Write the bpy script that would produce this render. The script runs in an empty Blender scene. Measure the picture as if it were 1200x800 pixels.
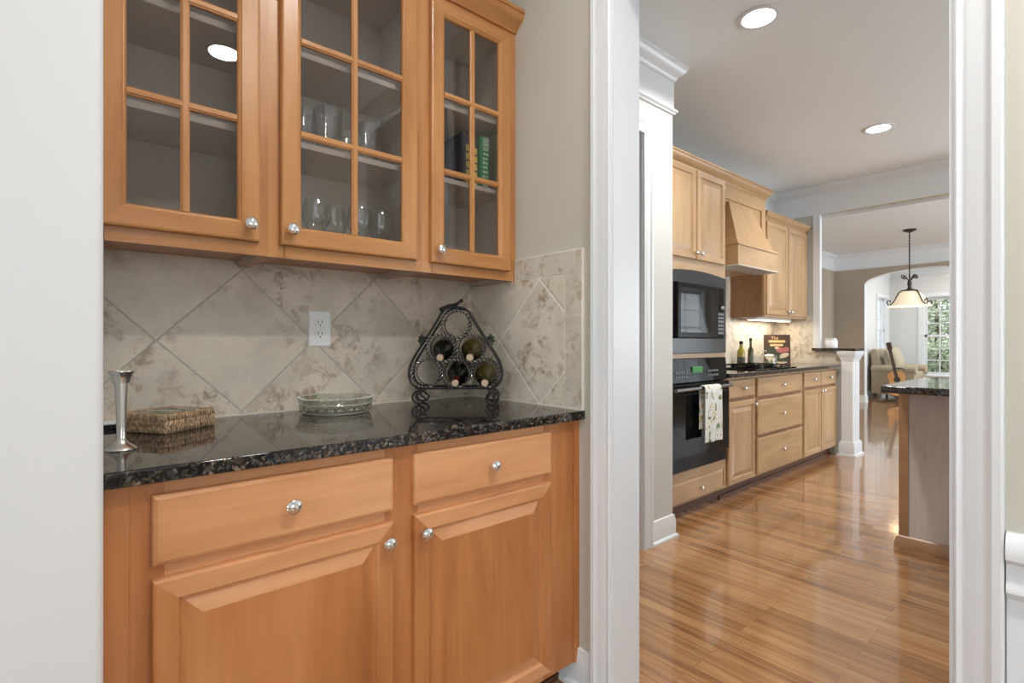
import bpy, bmesh, math, random
from mathutils import Vector, Matrix
random.seed(7)
sc = bpy.context.scene
COL = sc.collection
R = math.radians
PI = math.pi

# ------------------------------------------------------------------ camera, world, exposure, daylight and added fill lights
EXPOSURE = 0.10
cd = bpy.data.cameras.new('camera'); cam = bpy.data.objects.new('camera', cd); COL.objects.link(cam)
cd.sensor_width = 36.0; cd.lens = 603.0 / 1200 * 36; cd.clip_start = 0.02; cd.clip_end = 200
CAMZ = 1.14
cam.location = (0, 0, CAMZ)
FWD = Vector((0.6526, 0.7576, 0))
cam.rotation_euler = FWD.to_track_quat('-Z', 'Y').to_euler()
sc.camera = cam
vs = sc.view_settings
vs.view_transform = 'Standard'; vs.look = 'None'; vs.gamma = 1.0; vs.exposure = EXPOSURE; vs.use_curve_mapping = False
sc.cycles.use_denoising = True
sc.cycles.transparent_max_bounces = 24
sc.cycles.sample_clamp_indirect = 6.0
w = bpy.data.worlds.new('world'); sc.world = w; w.use_nodes = True
w.node_tree.nodes['Background'].inputs[0].default_value = (0.86, 0.93, 1.0, 1)
w.node_tree.nodes['Background'].inputs[1].default_value = 1.9

def area(name, loc, direction, sx, sy, power, color=(1, 1, 1), shape='RECTANGLE', spread=None, parent=None):
    l = bpy.data.lights.new(name, 'AREA'); l.shape = shape; l.size = sx; l.size_y = sy
    l.energy = power; l.color = color
    if spread: l.spread = spread
    o = bpy.data.objects.new(name, l); COL.objects.link(o)
    o.location = loc; o.rotation_euler = Vector(direction).to_track_quat('-Z', 'Y').to_euler()
    if parent: o.parent = parent; o.matrix_parent_inverse = parent.matrix_world.inverted()
    return o

DAY = (0.82, 0.92, 1.0)
area('daylight_pantry_window', (-0.25, -2.40, 1.30), (0.15, 1, 0.1), 1.9, 1.5, 12, DAY)
area('daylight_dining_window', (-4.10, -1.0, 1.45), (1, 0.25, 0.15), 2.2, 1.5, 63, DAY)
area('daylight_kitchen_window', (3.6, -2.50, 1.45), (0.9, 1, 0.9), 2.6, 1.3, 50, DAY)
area('daylight_breakfast_window', (9.9, -2.50, 1.45), (0, 1, 0.3), 2.4, 1.6, 14, DAY)
area('breakfast_side_fill', (7.3, -2.50, 1.45), (.15, 1, 0.5), 1.6, 1.5, 145, DAY)  # unseen fill, added because the breakfast room lacked light
area('pantry_overhead_fill', (0.75, 0.55, 2.72), (0, 0, -1), 0.15, 0.15, 8, (1.0, 0.97, 0.93), 'DISK')  # unseen fill without a fixture, added to lift the niche and wall cabinets
area('sunroom_side_fill', (12.8, -2.45, 1.5), (0, 1, 0.0), 1.8, 1.8, 90, DAY)  # unseen side fill, added to light the sunroom
area('sunroom_overhead_fill', (12.8, 1.7, 2.76), (0, 0, -1), 1.0, 1.0, 32, (1.0, 0.98, 0.95))  # unseen overhead fill above the arch, added to even out the sunroom

# ------------------------------------------------------------------ mesh helpers
class MB:
    def __init__(s): s.v = []; s.f = []; s.m = []
    def add(s, vs_, fs, m=0):
        b = len(s.v); s.v += [tuple(p) for p in vs_]
        for i, f in enumerate(fs):
            s.f.append(tuple(b + k for k in f)); s.m.append(m[i] if isinstance(m, (list, tuple)) else m)
        return s
    def box(s, a, b, m=0, faces_m=None):
        (x0, y0, z0), (x1, y1, z1) = a, b
        x0, x1 = sorted((x0, x1)); y0, y1 = sorted((y0, y1)); z0, z1 = sorted((z0, z1))
        return s.add([(x0,y0,z0),(x1,y0,z0),(x1,y1,z0),(x0,y1,z0),(x0,y0,z1),(x1,y0,z1),(x1,y1,z1),(x0,y1,z1)],
              [(0,3,2,1),(4,5,6,7),(0,1,5,4),(1,2,6,5),(2,3,7,6),(3,0,4,7)], faces_m if faces_m else m)
    def prism(s, poly, fn0, fn1, m=0):
        n = len(poly)
        vv = [fn0(p) for p in poly] + [fn1(p) for p in poly]
        fs = [tuple(range(n))[::-1], tuple(range(n, 2*n))] + [(i, (i+1) % n, n+(i+1) % n, n+i) for i in range(n)]
        return s.add(vv, fs, m)
    def loops(s, Ls, m=0, cap0=True, cap1=True, wrap=False, closed=True):
        n = len(Ls[0]); vv = [p for L in Ls for p in L]; fs = []; ms = []
        K = len(Ls)
        for k in range(K if wrap else K - 1):
            k2 = (k + 1) % K
            for i in range(n if closed else n - 1):
                j = (i + 1) % n
                fs.append((k*n+i, k*n+j, k2*n+j, k2*n+i)); ms.append(m(k, i) if callable(m) else m)
        if cap0 and not wrap: fs.append(tuple(range(n))[::-1]); ms.append(m(-1, -1) if callable(m) else m)
        if cap1 and not wrap: fs.append(tuple((K-1)*n+i for i in range(n))); ms.append(m(-1, -1) if callable(m) else m)
        return s.add(vv, fs, ms)
    def lathe(s, prof, c=(0,0,0), seg=32, M=None, m=0, rad=None):
        c = Vector(c); Ls = []
        for (r, z) in prof:
            L = []
            for i in range(seg):
                a = 2*PI*i/seg; rr = max(r, 1e-5)
                if rad: rr = rr * rad(a, z, r)
                p = Vector((rr*math.cos(a), rr*math.sin(a), z))
                if M is not None: p = M @ p
                L.append(p + c)
            Ls.append(L)
        return s.loops(Ls, m)
    def tube(s, pts, r, seg=8, closed=False, m=0):
        P = [Vector(p) for p in pts]; n = len(P); Ls = []
        prev = None
        for i in range(n):
            if closed: t = P[(i+1) % n] - P[(i-1) % n]
            else: t = P[min(i+1, n-1)] - P[max(i-1, 0)]
            if t.length < 1e-9: t = Vector((0,0,1))
            t.normalize()
            if prev is None:
                u = t.orthogonal().normalized()
            else:
                u = prev - t * prev.dot(t)
                if u.length < 1e-6: u = t.orthogonal()
                u.normalize()
            prev = u; b = t.cross(u)
            rr = r(i/(max(n-1, 1))) if callable(r) else r
            Ls.append([P[i] + (u*math.cos(2*PI*k/seg) + b*math.sin(2*PI*k/seg))*rr for k in range(seg)])
        return s.loops(Ls, m, wrap=closed)
    def build(s, name, mats, parent=None, smooth=None, bevel=0, bseg=2, local=False):
        me = bpy.data.meshes.new(name)
        off = Vector(ORG.get(parent.name, (0, 0, 0))) if (parent is not None and not local) else Vector((0, 0, 0))
        me.from_pydata([tuple(Vector(p) - off) for p in s.v], [], s.f)
        for mt in (mats if isinstance(mats, (list, tuple)) else [mats]): me.materials.append(mt)
        me.polygons.foreach_set('material_index', s.m)
        bm = bmesh.new(); bm.from_mesh(me)
        bmesh.ops.recalc_face_normals(bm, faces=bm.faces); bm.to_mesh(me); bm.free()
        me.update()
        if smooth:
            me.polygons.foreach_set('use_smooth', [True]*len(me.polygons))
            me.set_sharp_from_angle(angle=R(smooth))
        o = bpy.data.objects.new(name, me); COL.objects.link(o)
        if parent is not None:
            o.parent = parent; ORG[o.name] = tuple(off)
        if bevel:
            bv = o.modifiers.new('bevel', 'BEVEL'); bv.width = bevel; bv.segments = bseg; bv.limit_method = 'ANGLE'; bv.angle_limit = R(40)
            if bseg > 1 and not smooth:
                me.polygons.foreach_set('use_smooth', [True]*len(me.polygons)); me.set_sharp_from_angle(angle=R(30))
                bv.harden_normals = True
        return o
ORG = {}
def thing(name, label, cat, loc=(0,0,0), rotz=0, group=None):
    o = bpy.data.objects.new(name, None); COL.objects.link(o); o.empty_display_size = 0.05
    o.location = loc; o.rotation_euler = (0, 0, rotz); o['label'] = label; o['category'] = cat
    if group: o['group'] = group
    ORG[o.name] = tuple(loc); return o
def tag(o, label, cat, group=None):
    o['label'] = label; o['category'] = cat
    if group: o['group'] = group
    return o
def struct(o): o['kind'] = 'structure'; return o
def copy_tree(o, parent=None):
    c = o.copy(); COL.objects.link(c); ORG[c.name] = ORG.get(o.name, (0,0,0))
    if parent is not None: c.parent = parent
    for ch in list(o.children): copy_tree(ch, c)
    return c
def arc(cx, cz, r, a0, a1, n=16, y=0):
    return [(cx + r*math.cos(R(a0+(a1-a0)*i/n)), y, cz + r*math.sin(R(a0+(a1-a0)*i/n))) for i in range(n+1)]

# ------------------------------------------------------------------ materials
def nodes(name):
    m = bpy.data.materials.new(name); m.use_nodes = True
    nt = m.node_tree; return m, nt, nt.nodes['Principled BSDF']
def N(nt, t, **kw):
    n = nt.nodes.new(t)
    for k, v in kw.items():
        if hasattr(n, k): setattr(n, k, v)
        else: n.inputs[k].default_value = v
    return n
def plain(name, col, rough=0.5, metal=0.0, bump=0.0, bscale=300, coat=0.0, spec=0.5, var=0.0, vscale=3):
    m, nt, b = nodes(name)
    b.inputs['Base Color'].default_value = (*col, 1); b.inputs['Roughness'].default_value = rough
    b.inputs['Metallic'].default_value = metal; b.inputs['Coat Weight'].default_value = coat
    b.inputs['Specular IOR Level'].default_value = spec
    tc = N(nt, 'ShaderNodeTexCoord')
    if bump:
        n = N(nt, 'ShaderNodeTexNoise', Scale=bscale, Detail=3.0); nt.links.new(tc.outputs['Object'], n.inputs['Vector'])
        bp = N(nt, 'ShaderNodeBump', Strength=bump, Distance=0.002); nt.links.new(n.outputs['Fac'], bp.inputs['Height'])
        nt.links.new(bp.outputs['Normal'], b.inputs['Normal'])
    if var:
        n = N(nt, 'ShaderNodeTexNoise', Scale=vscale, Detail=4.0); nt.links.new(tc.outputs['Object'], n.inputs['Vector'])
        r = N(nt, 'ShaderNodeValToRGB'); e = r.color_ramp.elements
        e[0].position = .3; e[1].position = .7
        e[0].color = (*[c*(1-var) for c in col], 1); e[1].color = (*[min(1, c*(1+var)) for c in col], 1)
        nt.links.new(n.outputs['Fac'], r.inputs['Fac']); nt.links.new(r.outputs['Color'], b.inputs['Base Color'])
    return m
def ramp(nt, stops):
    r = N(nt, 'ShaderNodeValToRGB'); e = r.color_ramp.elements
    while len(e) < len(stops): e.new(0.5)
    for k, (p, c) in enumerate(stops): e[k].position = p; e[k].color = (*c, 1)
    return r
def wood(name, dark, mid, light, axis='z', rough=0.32, coat=0.25, grain=1.0):
    m, nt, b = nodes(name); L = nt.links.new
    tc = N(nt, 'ShaderNodeTexCoord'); oi = N(nt, 'ShaderNodeObjectInfo')
    mul = N(nt, 'ShaderNodeMath', operation='MULTIPLY'); mul.inputs[1].default_value = 13.7; L(oi.outputs['Random'], mul.inputs[0])
    ad = N(nt, 'ShaderNodeVectorMath', operation='ADD'); L(tc.outputs['Object'], ad.inputs[0]); L(mul.outputs[0], ad.inputs[1])
    mp = N(nt, 'ShaderNodeMapping'); s = [16, 16, 16]; s['xyz'.index(axis)] = 1.1; mp.inputs['Scale'].default_value = s
    L(ad.outputs[0], mp.inputs['Vector'])
    n1 = N(nt, 'ShaderNodeTexNoise', Scale=1.6, Detail=7.0, Roughness=0.62, Distortion=0.5); L(mp.outputs[0], n1.inputs['Vector'])
    mp2 = N(nt, 'ShaderNodeMapping'); s2 = [5, 5, 5]; s2['xyz'.index(axis)] = 1.6; mp2.inputs['Scale'].default_value = s2
    L(ad.outputs[0], mp2.inputs['Vector'])
    n2 = N(nt, 'ShaderNodeTexNoise', Scale=1.0, Detail=3.0, Distortion=0.8); L(mp2.outputs[0], n2.inputs['Vector'])
    mx = N(nt, 'ShaderNodeMix'); mx.inputs['Factor'].default_value = 0.55
    L(n1.outputs['Fac'], mx.inputs['A']); L(n2.outputs['Fac'], mx.inputs['B'])
    r = ramp(nt, [(0.30, dark), (0.5, mid), (0.70, light)]); L(mx.outputs['Result'], r.inputs['Fac'])
    L(r.outputs['Color'], b.inputs['Base Color'])
    b.inputs['Roughness'].default_value = rough; b.inputs['Coat Weight'].default_value = coat; b.inputs['Coat Roughness'].default_value = 0.25
    bp = N(nt, 'ShaderNodeBump', Strength=0.05*grain, Distance=0.001); L(n1.outputs['Fac'], bp.inputs['Height']); L(bp.outputs['Normal'], b.inputs['Normal'])
    return m
def glass_thin(name, tint=(1,1,1), ior=1.5, boost=0.0):
    m, nt, b = nodes(name); L = nt.links.new; nt.nodes.remove(b)
    out = nt.nodes['Material Output']
    t = N(nt, 'ShaderNodeBsdfTransparent'); t.inputs[0].default_value = (*tint, 1)
    g = N(nt, 'ShaderNodeBsdfGlossy'); g.inputs['Roughness'].default_value = 0.0
    f = N(nt, 'ShaderNodeFresnel'); ge = N(nt, 'ShaderNodeNewGeometry')
    io = N(nt, 'ShaderNodeMix'); io.inputs['A'].default_value = ior; io.inputs['B'].default_value = 1/ior
    L(ge.outputs['Backfacing'], io.inputs['Factor']); L(io.outputs['Result'], f.inputs['IOR'])
    a = N(nt, 'ShaderNodeMath', operation='ADD', use_clamp=True); a.inputs[1].default_value = boost; L(f.outputs[0], a.inputs[0])
    mx = N(nt, 'ShaderNodeMixShader'); L(a.outputs[0], mx.inputs[0]); L(t.outputs[0], mx.inputs[1]); L(g.outputs[0], mx.inputs[2])
    L(mx.outputs[0], out.inputs['Surface'])
    return m
def glass_solid(name, col, ior=1.5, rough=0.0):
    m, nt, b = nodes(name)
    b.inputs['Base Color'].default_value = (*col, 1); b.inputs['Transmission Weight'].default_value = 1.0
    b.inputs['Roughness'].default_value = rough; b.inputs['IOR'].default_value = ior
    return m
def emit(name, col, s):
    m, nt, b = nodes(name)
    b.inputs['Base Color'].default_value = (*col, 1); b.inputs['Emission Color'].default_value = (*col, 1); b.inputs['Emission Strength'].default_value = s
    return m

WD = ((0.34, 0.115, 0.030), (0.48, 0.185, 0.058), (0.60, 0.262, 0.095)); WDH = ((0.48, 0.20, 0.077), (0.65, 0.31, 0.138), (0.75, 0.40, 0.195))  # horizontal pieces paler: natural variation plus gloss reflections put into the colour
M_wv = wood('cherry_wood_vertical', *WD, 'z', coat=.08); M_wh = wood('cherry_wood_horizontal', *WDH, 'x', coat=.08)
M_wy = wood('cherry_wood_depth', *WD, 'y')
KD = ((0.38, 0.225, 0.108), (0.485, 0.30, 0.150), (0.57, 0.375, 0.195))
M_kv = wood('maple_wood_vertical', *KD, 'z'); M_kh = wood('maple_wood_horizontal', *KD, 'x')
M_kdark = wood('maple_wood_dark', (0.20,0.095,0.042), (0.29,0.145,0.066), (0.35,0.18,0.085), 'z')  # darker copy of the maple, for the cabinet boxes behind the fronts
M_toe = plain('toe_kick_brown', (0.13, 0.055, 0.028), 0.5)
M_inside = plain('cabinet_lining', (0.58, 0.505, 0.43), 0.6)
WU = ((0.37, 0.148, 0.045), (0.51, 0.232, 0.077), (0.61, 0.305, 0.115))  # paler, less red than the base cabinet's cherry; wall cabinets only
M_uv = wood('upper_cherry_wood_vertical', *WU, 'z', coat=.1); M_uh = wood('upper_cherry_wood_horizontal', *WU, 'x', coat=.1)
M_isl = wood('island_panel_wood', (0.46,0.395,0.345), (0.60,0.53,0.475), (0.68,0.61,0.55), 'z', 0.35)
M_isl_edge = wood('island_corner_wood', (0.30,0.15,0.07), (0.40,0.21,0.10), (0.46,0.26,0.13), 'y')
M_trim = plain('white_trim_paint', (0.74, 0.755, 0.765), 0.32)
M_white = plain('white_wall_paint', (0.71, 0.72, 0.725), 0.55)
M_beige = plain('beige_wall_paint', (0.55, 0.52, 0.44), 0.7)
M_kwall = plain('pale_greige_wall_paint', (0.60, 0.59, 0.555), 0.7)
M_tan = plain('tan_wall_paint', (0.40, 0.335, 0.26), 0.7)
M_grey = plain('grey_wall_paint', (0.66, 0.655, 0.64), 0.7)
M_ceil = plain('ceiling_paint', (0.83, 0.865, 0.88), 0.8)
M_chrome = plain('polished_chrome', (0.82, 0.82, 0.83), 0.10, 1.0)
M_nickel = plain('brushed_nickel', (0.72, 0.68, 0.62), 0.25, 1.0)
M_silver = plain('pewter_silver', (0.78, 0.75, 0.71), 0.24, 1.0)
M_iron = plain('dark_wrought_iron', (0.035, 0.033, 0.034), 0.4, 0.7)
M_rope = plain('silvered_rope_wire', (0.62, 0.60, 0.58), 0.28, 1.0)
M_bronze = plain('aged_bronze', (0.075, 0.06, 0.05), 0.4, 0.7)
M_black = plain('gloss_black_glass', (0.006, 0.006, 0.006), 0.03, spec=0.18)
M_blackp = plain('black_enamel', (0.010, 0.010, 0.010), 0.14, spec=0.13)
M_mwtrim = plain('charcoal_trim_kit', (0.022, 0.023, 0.024), 0.16, spec=0.7)
M_plastic = plain('white_plastic', (0.90, 0.90, 0.89), 0.3)
M_slot = plain('slot_black', (0.02, 0.02, 0.02), 0.5)
M_pane = glass_thin('clear_pane_glass', (0.93, 0.93, 0.93), 1.5)
M_ware = glass_thin('clear_drinkware_glass', (0.97, 0.98, 0.98), 1.38)
def glass_frosty(name, haze, rough, cutamt=0, cutscale=0):
    m, nt, b = nodes(name); L = nt.links.new
    b.inputs['Base Color'].default_value = (.88, .90, .88, 1); b.inputs['Roughness'].default_value = rough
    t = N(nt, 'ShaderNodeBsdfTransparent'); t.inputs[0].default_value = (.97, .98, .97, 1)
    mx = N(nt, 'ShaderNodeMixShader'); lw = N(nt, 'ShaderNodeLayerWeight'); lw.inputs[0].default_value = .35
    mm = N(nt, 'ShaderNodeMath', operation='MULTIPLY_ADD', use_clamp=True); mm.inputs[1].default_value = .28; mm.inputs[2].default_value = haze
    L(lw.outputs['Facing'], mm.inputs[0]); fac = mm.outputs[0]
    if cutamt:
        tc = N(nt, 'ShaderNodeTexCoord'); vo = N(nt, 'ShaderNodeTexVoronoi', Scale=float(cutscale), feature='DISTANCE_TO_EDGE'); L(tc.outputs['Object'], vo.inputs['Vector'])
        rr_ = ramp(nt, [(.03, (1,1,1)), (.13, (0,0,0))]); L(vo.outputs['Distance'], rr_.inputs['Fac'])
        ma = N(nt, 'ShaderNodeMath', operation='MULTIPLY_ADD', use_clamp=True); ma.inputs[1].default_value = cutamt; L(rr_.outputs['Color'], ma.inputs[0]); L(fac, ma.inputs[2]); fac = ma.outputs[0]
        bp = N(nt, 'ShaderNodeBump', Strength=.8, Distance=.004); L(vo.outputs['Distance'], bp.inputs['Height']); L(bp.outputs['Normal'], b.inputs['Normal'])
    L(fac, mx.inputs[0]); L(t.outputs[0], mx.inputs[1]); L(b.outputs[0], mx.inputs[2])
    L(mx.outputs[0], nt.nodes['Material Output'].inputs['Surface']); return m
M_etched = glass_thin('etched_tumbler_glass', (.95, .96, .96), 1.6, .07)
M_wine = glass_thin('wine_glass_clear', (.97, .98, .98), 1.5, .03)
M_crystal = glass_thin('cut_crystal', (.86, .87, .84), 1.75, .07)
M_crystal2 = glass_thin('clear_crystal', (.93, .94, .91), 1.6, .03)
M_crystal3 = glass_frosty('crystal_bead', .42, .05)
M_bulb = emit('lamp_diffuser_white', (1.0, 0.97, 0.92), 14.0)

def mat_granite(name, gain=1.0):
    m, nt, b = nodes(name); L = nt.links.new
    tc = N(nt, 'ShaderNodeTexCoord')
    nz = N(nt, 'ShaderNodeTexNoise', Scale=60.0, Detail=2.0); L(tc.outputs['Object'], nz.inputs['Vector'])
    mixv = N(nt, 'ShaderNodeMix', data_type='VECTOR'); mixv.inputs['Factor'].default_value = 0.02
    L(tc.outputs['Object'], mixv.inputs[4]); L(nz.outputs['Color'], mixv.inputs[5])
    v = N(nt, 'ShaderNodeTexVoronoi', Scale=190.0, Randomness=1.0); L(mixv.outputs[1], v.inputs['Vector'])
    sep = N(nt, 'ShaderNodeSeparateColor'); L(v.outputs['Color'], sep.inputs[0])
    g = gain
    r = ramp(nt, [(0.0, (0.006*g,0.006*g,0.007*g)), (0.50, (0.013*g,0.012*g,0.012*g)), (0.62, (0.07*g,0.047*g,0.03*g)), (0.76, (0.06*g,0.064*g,0.075*g)), (0.90, (0.13*g,0.10*g,0.07*g)), (1.0, (0.24*g,0.22*g,0.20*g))])
    L(sep.outputs[0], r.inputs['Fac'])
    n2 = N(nt, 'ShaderNodeTexNoise', Scale=22.0, Detail=4.0); L(tc.outputs['Object'], n2.inputs['Vector'])
    r2 = ramp(nt, [(0.35, (0.25,0.25,0.25)), (0.65, (1.3,1.2,1.1))]); L(n2.outputs['Fac'], r2.inputs['Fac'])
    mu = N(nt, 'ShaderNodeMix', data_type='RGBA', blend_type='MULTIPLY'); mu.inputs['Factor'].default_value = 1.0
    L(r.outputs['Color'], mu.inputs[6]); L(r2.outputs['Color'], mu.inputs[7])
    L(mu.outputs[2], b.inputs['Base Color'])
    b.inputs['Roughness'].default_value = 0.045; b.inputs['Specular IOR Level'].default_value = 0.55
    return m
M_granite = mat_granite('dark_speckled_granite')

def mat_tile(name, axis, pitch=0.435, ph_a=0.0, ph_b=0.0, diag=True, base=(0.50,0.45,0.375), grout=(0.62,0.57,0.49), gw=0.012, groutfac=1.0):
    """travertine-look tile; a = u - z, b = u + z with u the wall axis (world metres, object origin at the world's)."""
    m, nt, b = nodes(name); L = nt.links.new
    tc = N(nt, 'ShaderNodeTexCoord'); sx = N(nt, 'ShaderNodeSeparateXYZ'); L(tc.outputs['Object'], sx.inputs[0])
    U = sx.outputs[axis]; Z = sx.outputs['Z']
    def mt(op, a, b_=None, c=None):
        n = N(nt, 'ShaderNodeMath', operation=op)
        for k, q in enumerate((a, b_, c)):
            if q is None: continue
            if isinstance(q, (int, float)): n.inputs[k].default_value = q
            else: L(q, n.inputs[k])
        return n.outputs[0]
    if diag: A = mt('SUBTRACT', U, Z); B = mt('ADD', U, Z)
    else: A, B = U, Z
    A = mt('DIVIDE', mt('SUBTRACT', A, ph_a), pitch); B = mt('DIVIDE', mt('SUBTRACT', B, ph_b), pitch)
    def edge(q):
        f = mt('FRACT', q); return mt('MINIMUM', f, mt('SUBTRACT', 1.0, f))
    e = mt('MINIMUM', edge(A), edge(B))
    g = mt('LESS_THAN', e, gw/2)
    cell = N(nt, 'ShaderNodeCombineXYZ'); L(mt('FLOOR', A), cell.inputs[0]); L(mt('FLOOR', B), cell.inputs[1])
    wn = N(nt, 'ShaderNodeTexWhiteNoise', noise_dimensions='3D'); L(cell.outputs[0], wn.inputs['Vector'])
    ofs = N(nt, 'ShaderNodeVectorMath', operation='SCALE'); ofs.inputs['Scale'].default_value = 7.0; L(wn.outputs['Color'], ofs.inputs[0])
    ad = N(nt, 'ShaderNodeVectorMath', operation='ADD'); L(tc.outputs['Object'], ad.inputs[0]); L(ofs.outputs[0], ad.inputs[1])
    n1 = N(nt, 'ShaderNodeTexNoise', Scale=4.0, Detail=6.0, Roughness=0.6, Distortion=0.3); L(ad.outputs[0], n1.inputs['Vector'])
    c = base
    r1 = ramp(nt, [(0.33, tuple(q*0.84 for q in c)), (0.5, c), (0.66, tuple(min(1, q*1.13) for q in c))]); L(n1.outputs['Fac'], r1.inputs['Fac'])
    n2 = N(nt, 'ShaderNodeTexNoise', Scale=19.0, Detail=9.0, Roughness=0.68, Distortion=0.25); L(ad.outputs[0], n2.inputs['Vector'])
    r2 = ramp(nt, [(0.50, (0,0,0)), (0.62, (1,1,1))]); L(n2.outputs['Fac'], r2.inputs['Fac'])
    n3 = N(nt, 'ShaderNodeTexNoise', Scale=4.5, Detail=3.0); L(ad.outputs[0], n3.inputs['Vector'])
    r3 = ramp(nt, [(0.38, (0.10,0.10,0.10)), (0.58, (1,1,1))]); L(n3.outputs['Fac'], r3.inputs['Fac'])
    k = N(nt, 'ShaderNodeMix', data_type='RGBA'); L(mt('MULTIPLY', mt('MULTIPLY', r2.outputs['Color'], 0.85), r3.outputs['Color']), k.inputs['Factor'])
    L(r1.outputs['Color'], k.inputs[6]); k.inputs[7].default_value = (0.33, 0.235, 0.15, 1)
    gm = N(nt, 'ShaderNodeMix', data_type='RGBA'); L(mt('MULTIPLY', g, groutfac), gm.inputs['Factor']); L(k.outputs[2], gm.inputs[6]); gm.inputs[7].default_value = (*grout, 1)
    L(gm.outputs[2], b.inputs['Base Color'])
    b.inputs['Roughness'].default_value = 0.38
    ht = mt('MINIMUM', mt('DIVIDE', e, gw), 1.0)
    bp = N(nt, 'ShaderNodeBump', Strength=0.5, Distance=0.003); L(ht, bp.inputs['Height']); L(bp.outputs['Normal'], b.inputs['Normal'])
    return m
M_tile_back = mat_tile('travertine_tile_back', 'X', 0.433, -0.525, 1.327, base=(0.70,0.62,0.51), grout=(0.50,0.45,0.38), gw=0.012, groutfac=0.9)
M_tile_side = mat_tile('travertine_tile_side', 'Y', 0.445, 0.405, 2.686, base=(0.69,0.615,0.505), grout=(0.86,0.81,0.71), gw=0.016)
M_tile_edge = mat_tile('travertine_border_tile', 'Y', 9.0, -3.3, -3.3, diag=False, base=(0.63,0.57,0.475))
M_tile_kit = mat_tile('travertine_tile_kitchen', 'X', 0.433, 0.1, 0.1, base=(0.64,0.575,0.48), grout=(0.58,0.52,0.43), gw=0.010)
M_tile_kit2 = mat_tile('travertine_tile_return', 'Y', 0.433, 0.1, 0.1, base=(0.64,0.575,0.48), grout=(0.58,0.52,0.43), gw=0.010)
M_grout = plain('pale_grout', (0.86, 0.81, 0.71), 0.7)

def mat_floor():
    m, nt, b = nodes('oak_strip_floor'); L = nt.links.new
    tc = N(nt, 'ShaderNodeTexCoord'); sx = N(nt, 'ShaderNodeSeparateXYZ'); L(tc.outputs['Object'], sx.inputs[0])
    cb = N(nt, 'ShaderNodeCombineXYZ'); L(sx.outputs['Y'], cb.inputs[0]); L(sx.outputs['X'], cb.inputs[1])
    br = N(nt, 'ShaderNodeTexBrick', offset=0.37, offset_frequency=2, squash=1.0)
    br.inputs['Scale'].default_value = 1.0; br.inputs['Brick Width'].default_value = 0.95; br.inputs['Row Height'].default_value = 0.0572
    br.inputs['Mortar Size'].default_value = 0.0009; br.inputs['Mortar Smooth'].default_value = 0.1
    br.inputs['Color1'].default_value = (0,0,0,1); br.inputs['Color2'].default_value = (1,1,1,1); br.inputs['Mortar'].default_value = (0.5,0.5,0.5,1); br.inputs['Bias'].default_value = 0.0
    L(cb.outputs[0], br.inputs['Vector'])
    # per-plank shift of the grain
    sc_ = N(nt, 'ShaderNodeVectorMath', operation='SCALE'); sc_.inputs['Scale'].default_value = 9.0; L(br.outputs['Color'], sc_.inputs[0])
    ad = N(nt, 'ShaderNodeVectorMath', operation='ADD'); L(tc.outputs['Object'], ad.inputs[0]); L(sc_.outputs[0], ad.inputs[1])
    mp = N(nt, 'ShaderNodeMapping'); mp.inputs['Scale'].default_value = (34, 1.7, 1); L(ad.outputs[0], mp.inputs['Vector'])
    n1 = N(nt, 'ShaderNodeTexNoise', Scale=1.0, Detail=6.0, Roughness=0.6, Distortion=1.1); L(mp.outputs[0], n1.inputs['Vector'])
    mxf = N(nt, 'ShaderNodeMix'); mxf.inputs['Factor'].default_value = 0.24; L(n1.outputs['Fac'], mxf.inputs['A']); L(br.outputs['Color'], mxf.inputs['B'])
    r = ramp(nt, [(0.25, (0.145,0.060,0.021)), (0.41, (0.285,0.130,0.048)), (0.54, (0.40,0.198,0.079)), (0.74, (0.52,0.285,0.13))]); L(mxf.outputs['Result'], r.inputs['Fac'])
    gm = N(nt, 'ShaderNodeMix', data_type='RGBA'); fm = N(nt, 'ShaderNodeMath', operation='MULTIPLY'); fm.inputs[1].default_value = 0.55; L(br.outputs['Fac'], fm.inputs[0])
    L(fm.outputs[0], gm.inputs['Factor']); L(r.outputs['Color'], gm.inputs[6]); gm.inputs[7].default_value = (0.13, 0.06, 0.025, 1)
    L(gm.outputs[2], b.inputs['Base Color'])
    b.inputs['Roughness'].default_value = 0.24; b.inputs['Coat Weight'].default_value = 0.9; b.inputs['Coat Roughness'].default_value = 0.07
    n3 = N(nt, 'ShaderNodeTexNoise', Scale=3.0, Detail=2.0); L(tc.outputs['Object'], n3.inputs['Vector'])
    bp = N(nt, 'ShaderNodeBump', Strength=0.06, Distance=0.004); L(n3.outputs['Fac'], bp.inputs['Height'])
    L(bp.outputs['Normal'], b.inputs['Normal']); L(bp.outputs['Normal'], b.inputs['Coat Normal'])
    return m
M_floor = mat_floor()

# ------------------------------------------------------------------ the setting
XW = 1.28; YB = 1.743; H = 2.74; HB = 2.80
def sbox(name, mat, *boxes, bevel=0):
    mb = MB()
    for a, b in boxes: mb.box(a, b)
    return struct(mb.build(name, mat, bevel=bevel, bseg=4 if bevel > .01 else 2))
sbox('floor', M_floor, ((-4.4, -2.7, -0.1), (14.2, 3.7, 0)))
sbox('ceiling', M_ceil, ((-4.4, -2.7, H), (5.9, 2.62, H+0.12)))
sbox('ceiling_breakfast', M_ceil, ((6.05, -2.7, HB), (14.2, 3.7, HB+0.12)))
sbox('wall_left', M_white, ((-4.2, 1.06, 0), (0.0428, YB, H)), bevel=0.012)
sbox('wall_back', M_beige, ((-4.2, YB, 0), (1.41, YB+0.12, H)))
OY0, OY1, OZ = 0.200, 1.002, 2.29       # pantry-kitchen cased opening (clear, before the jamb lining)
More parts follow.
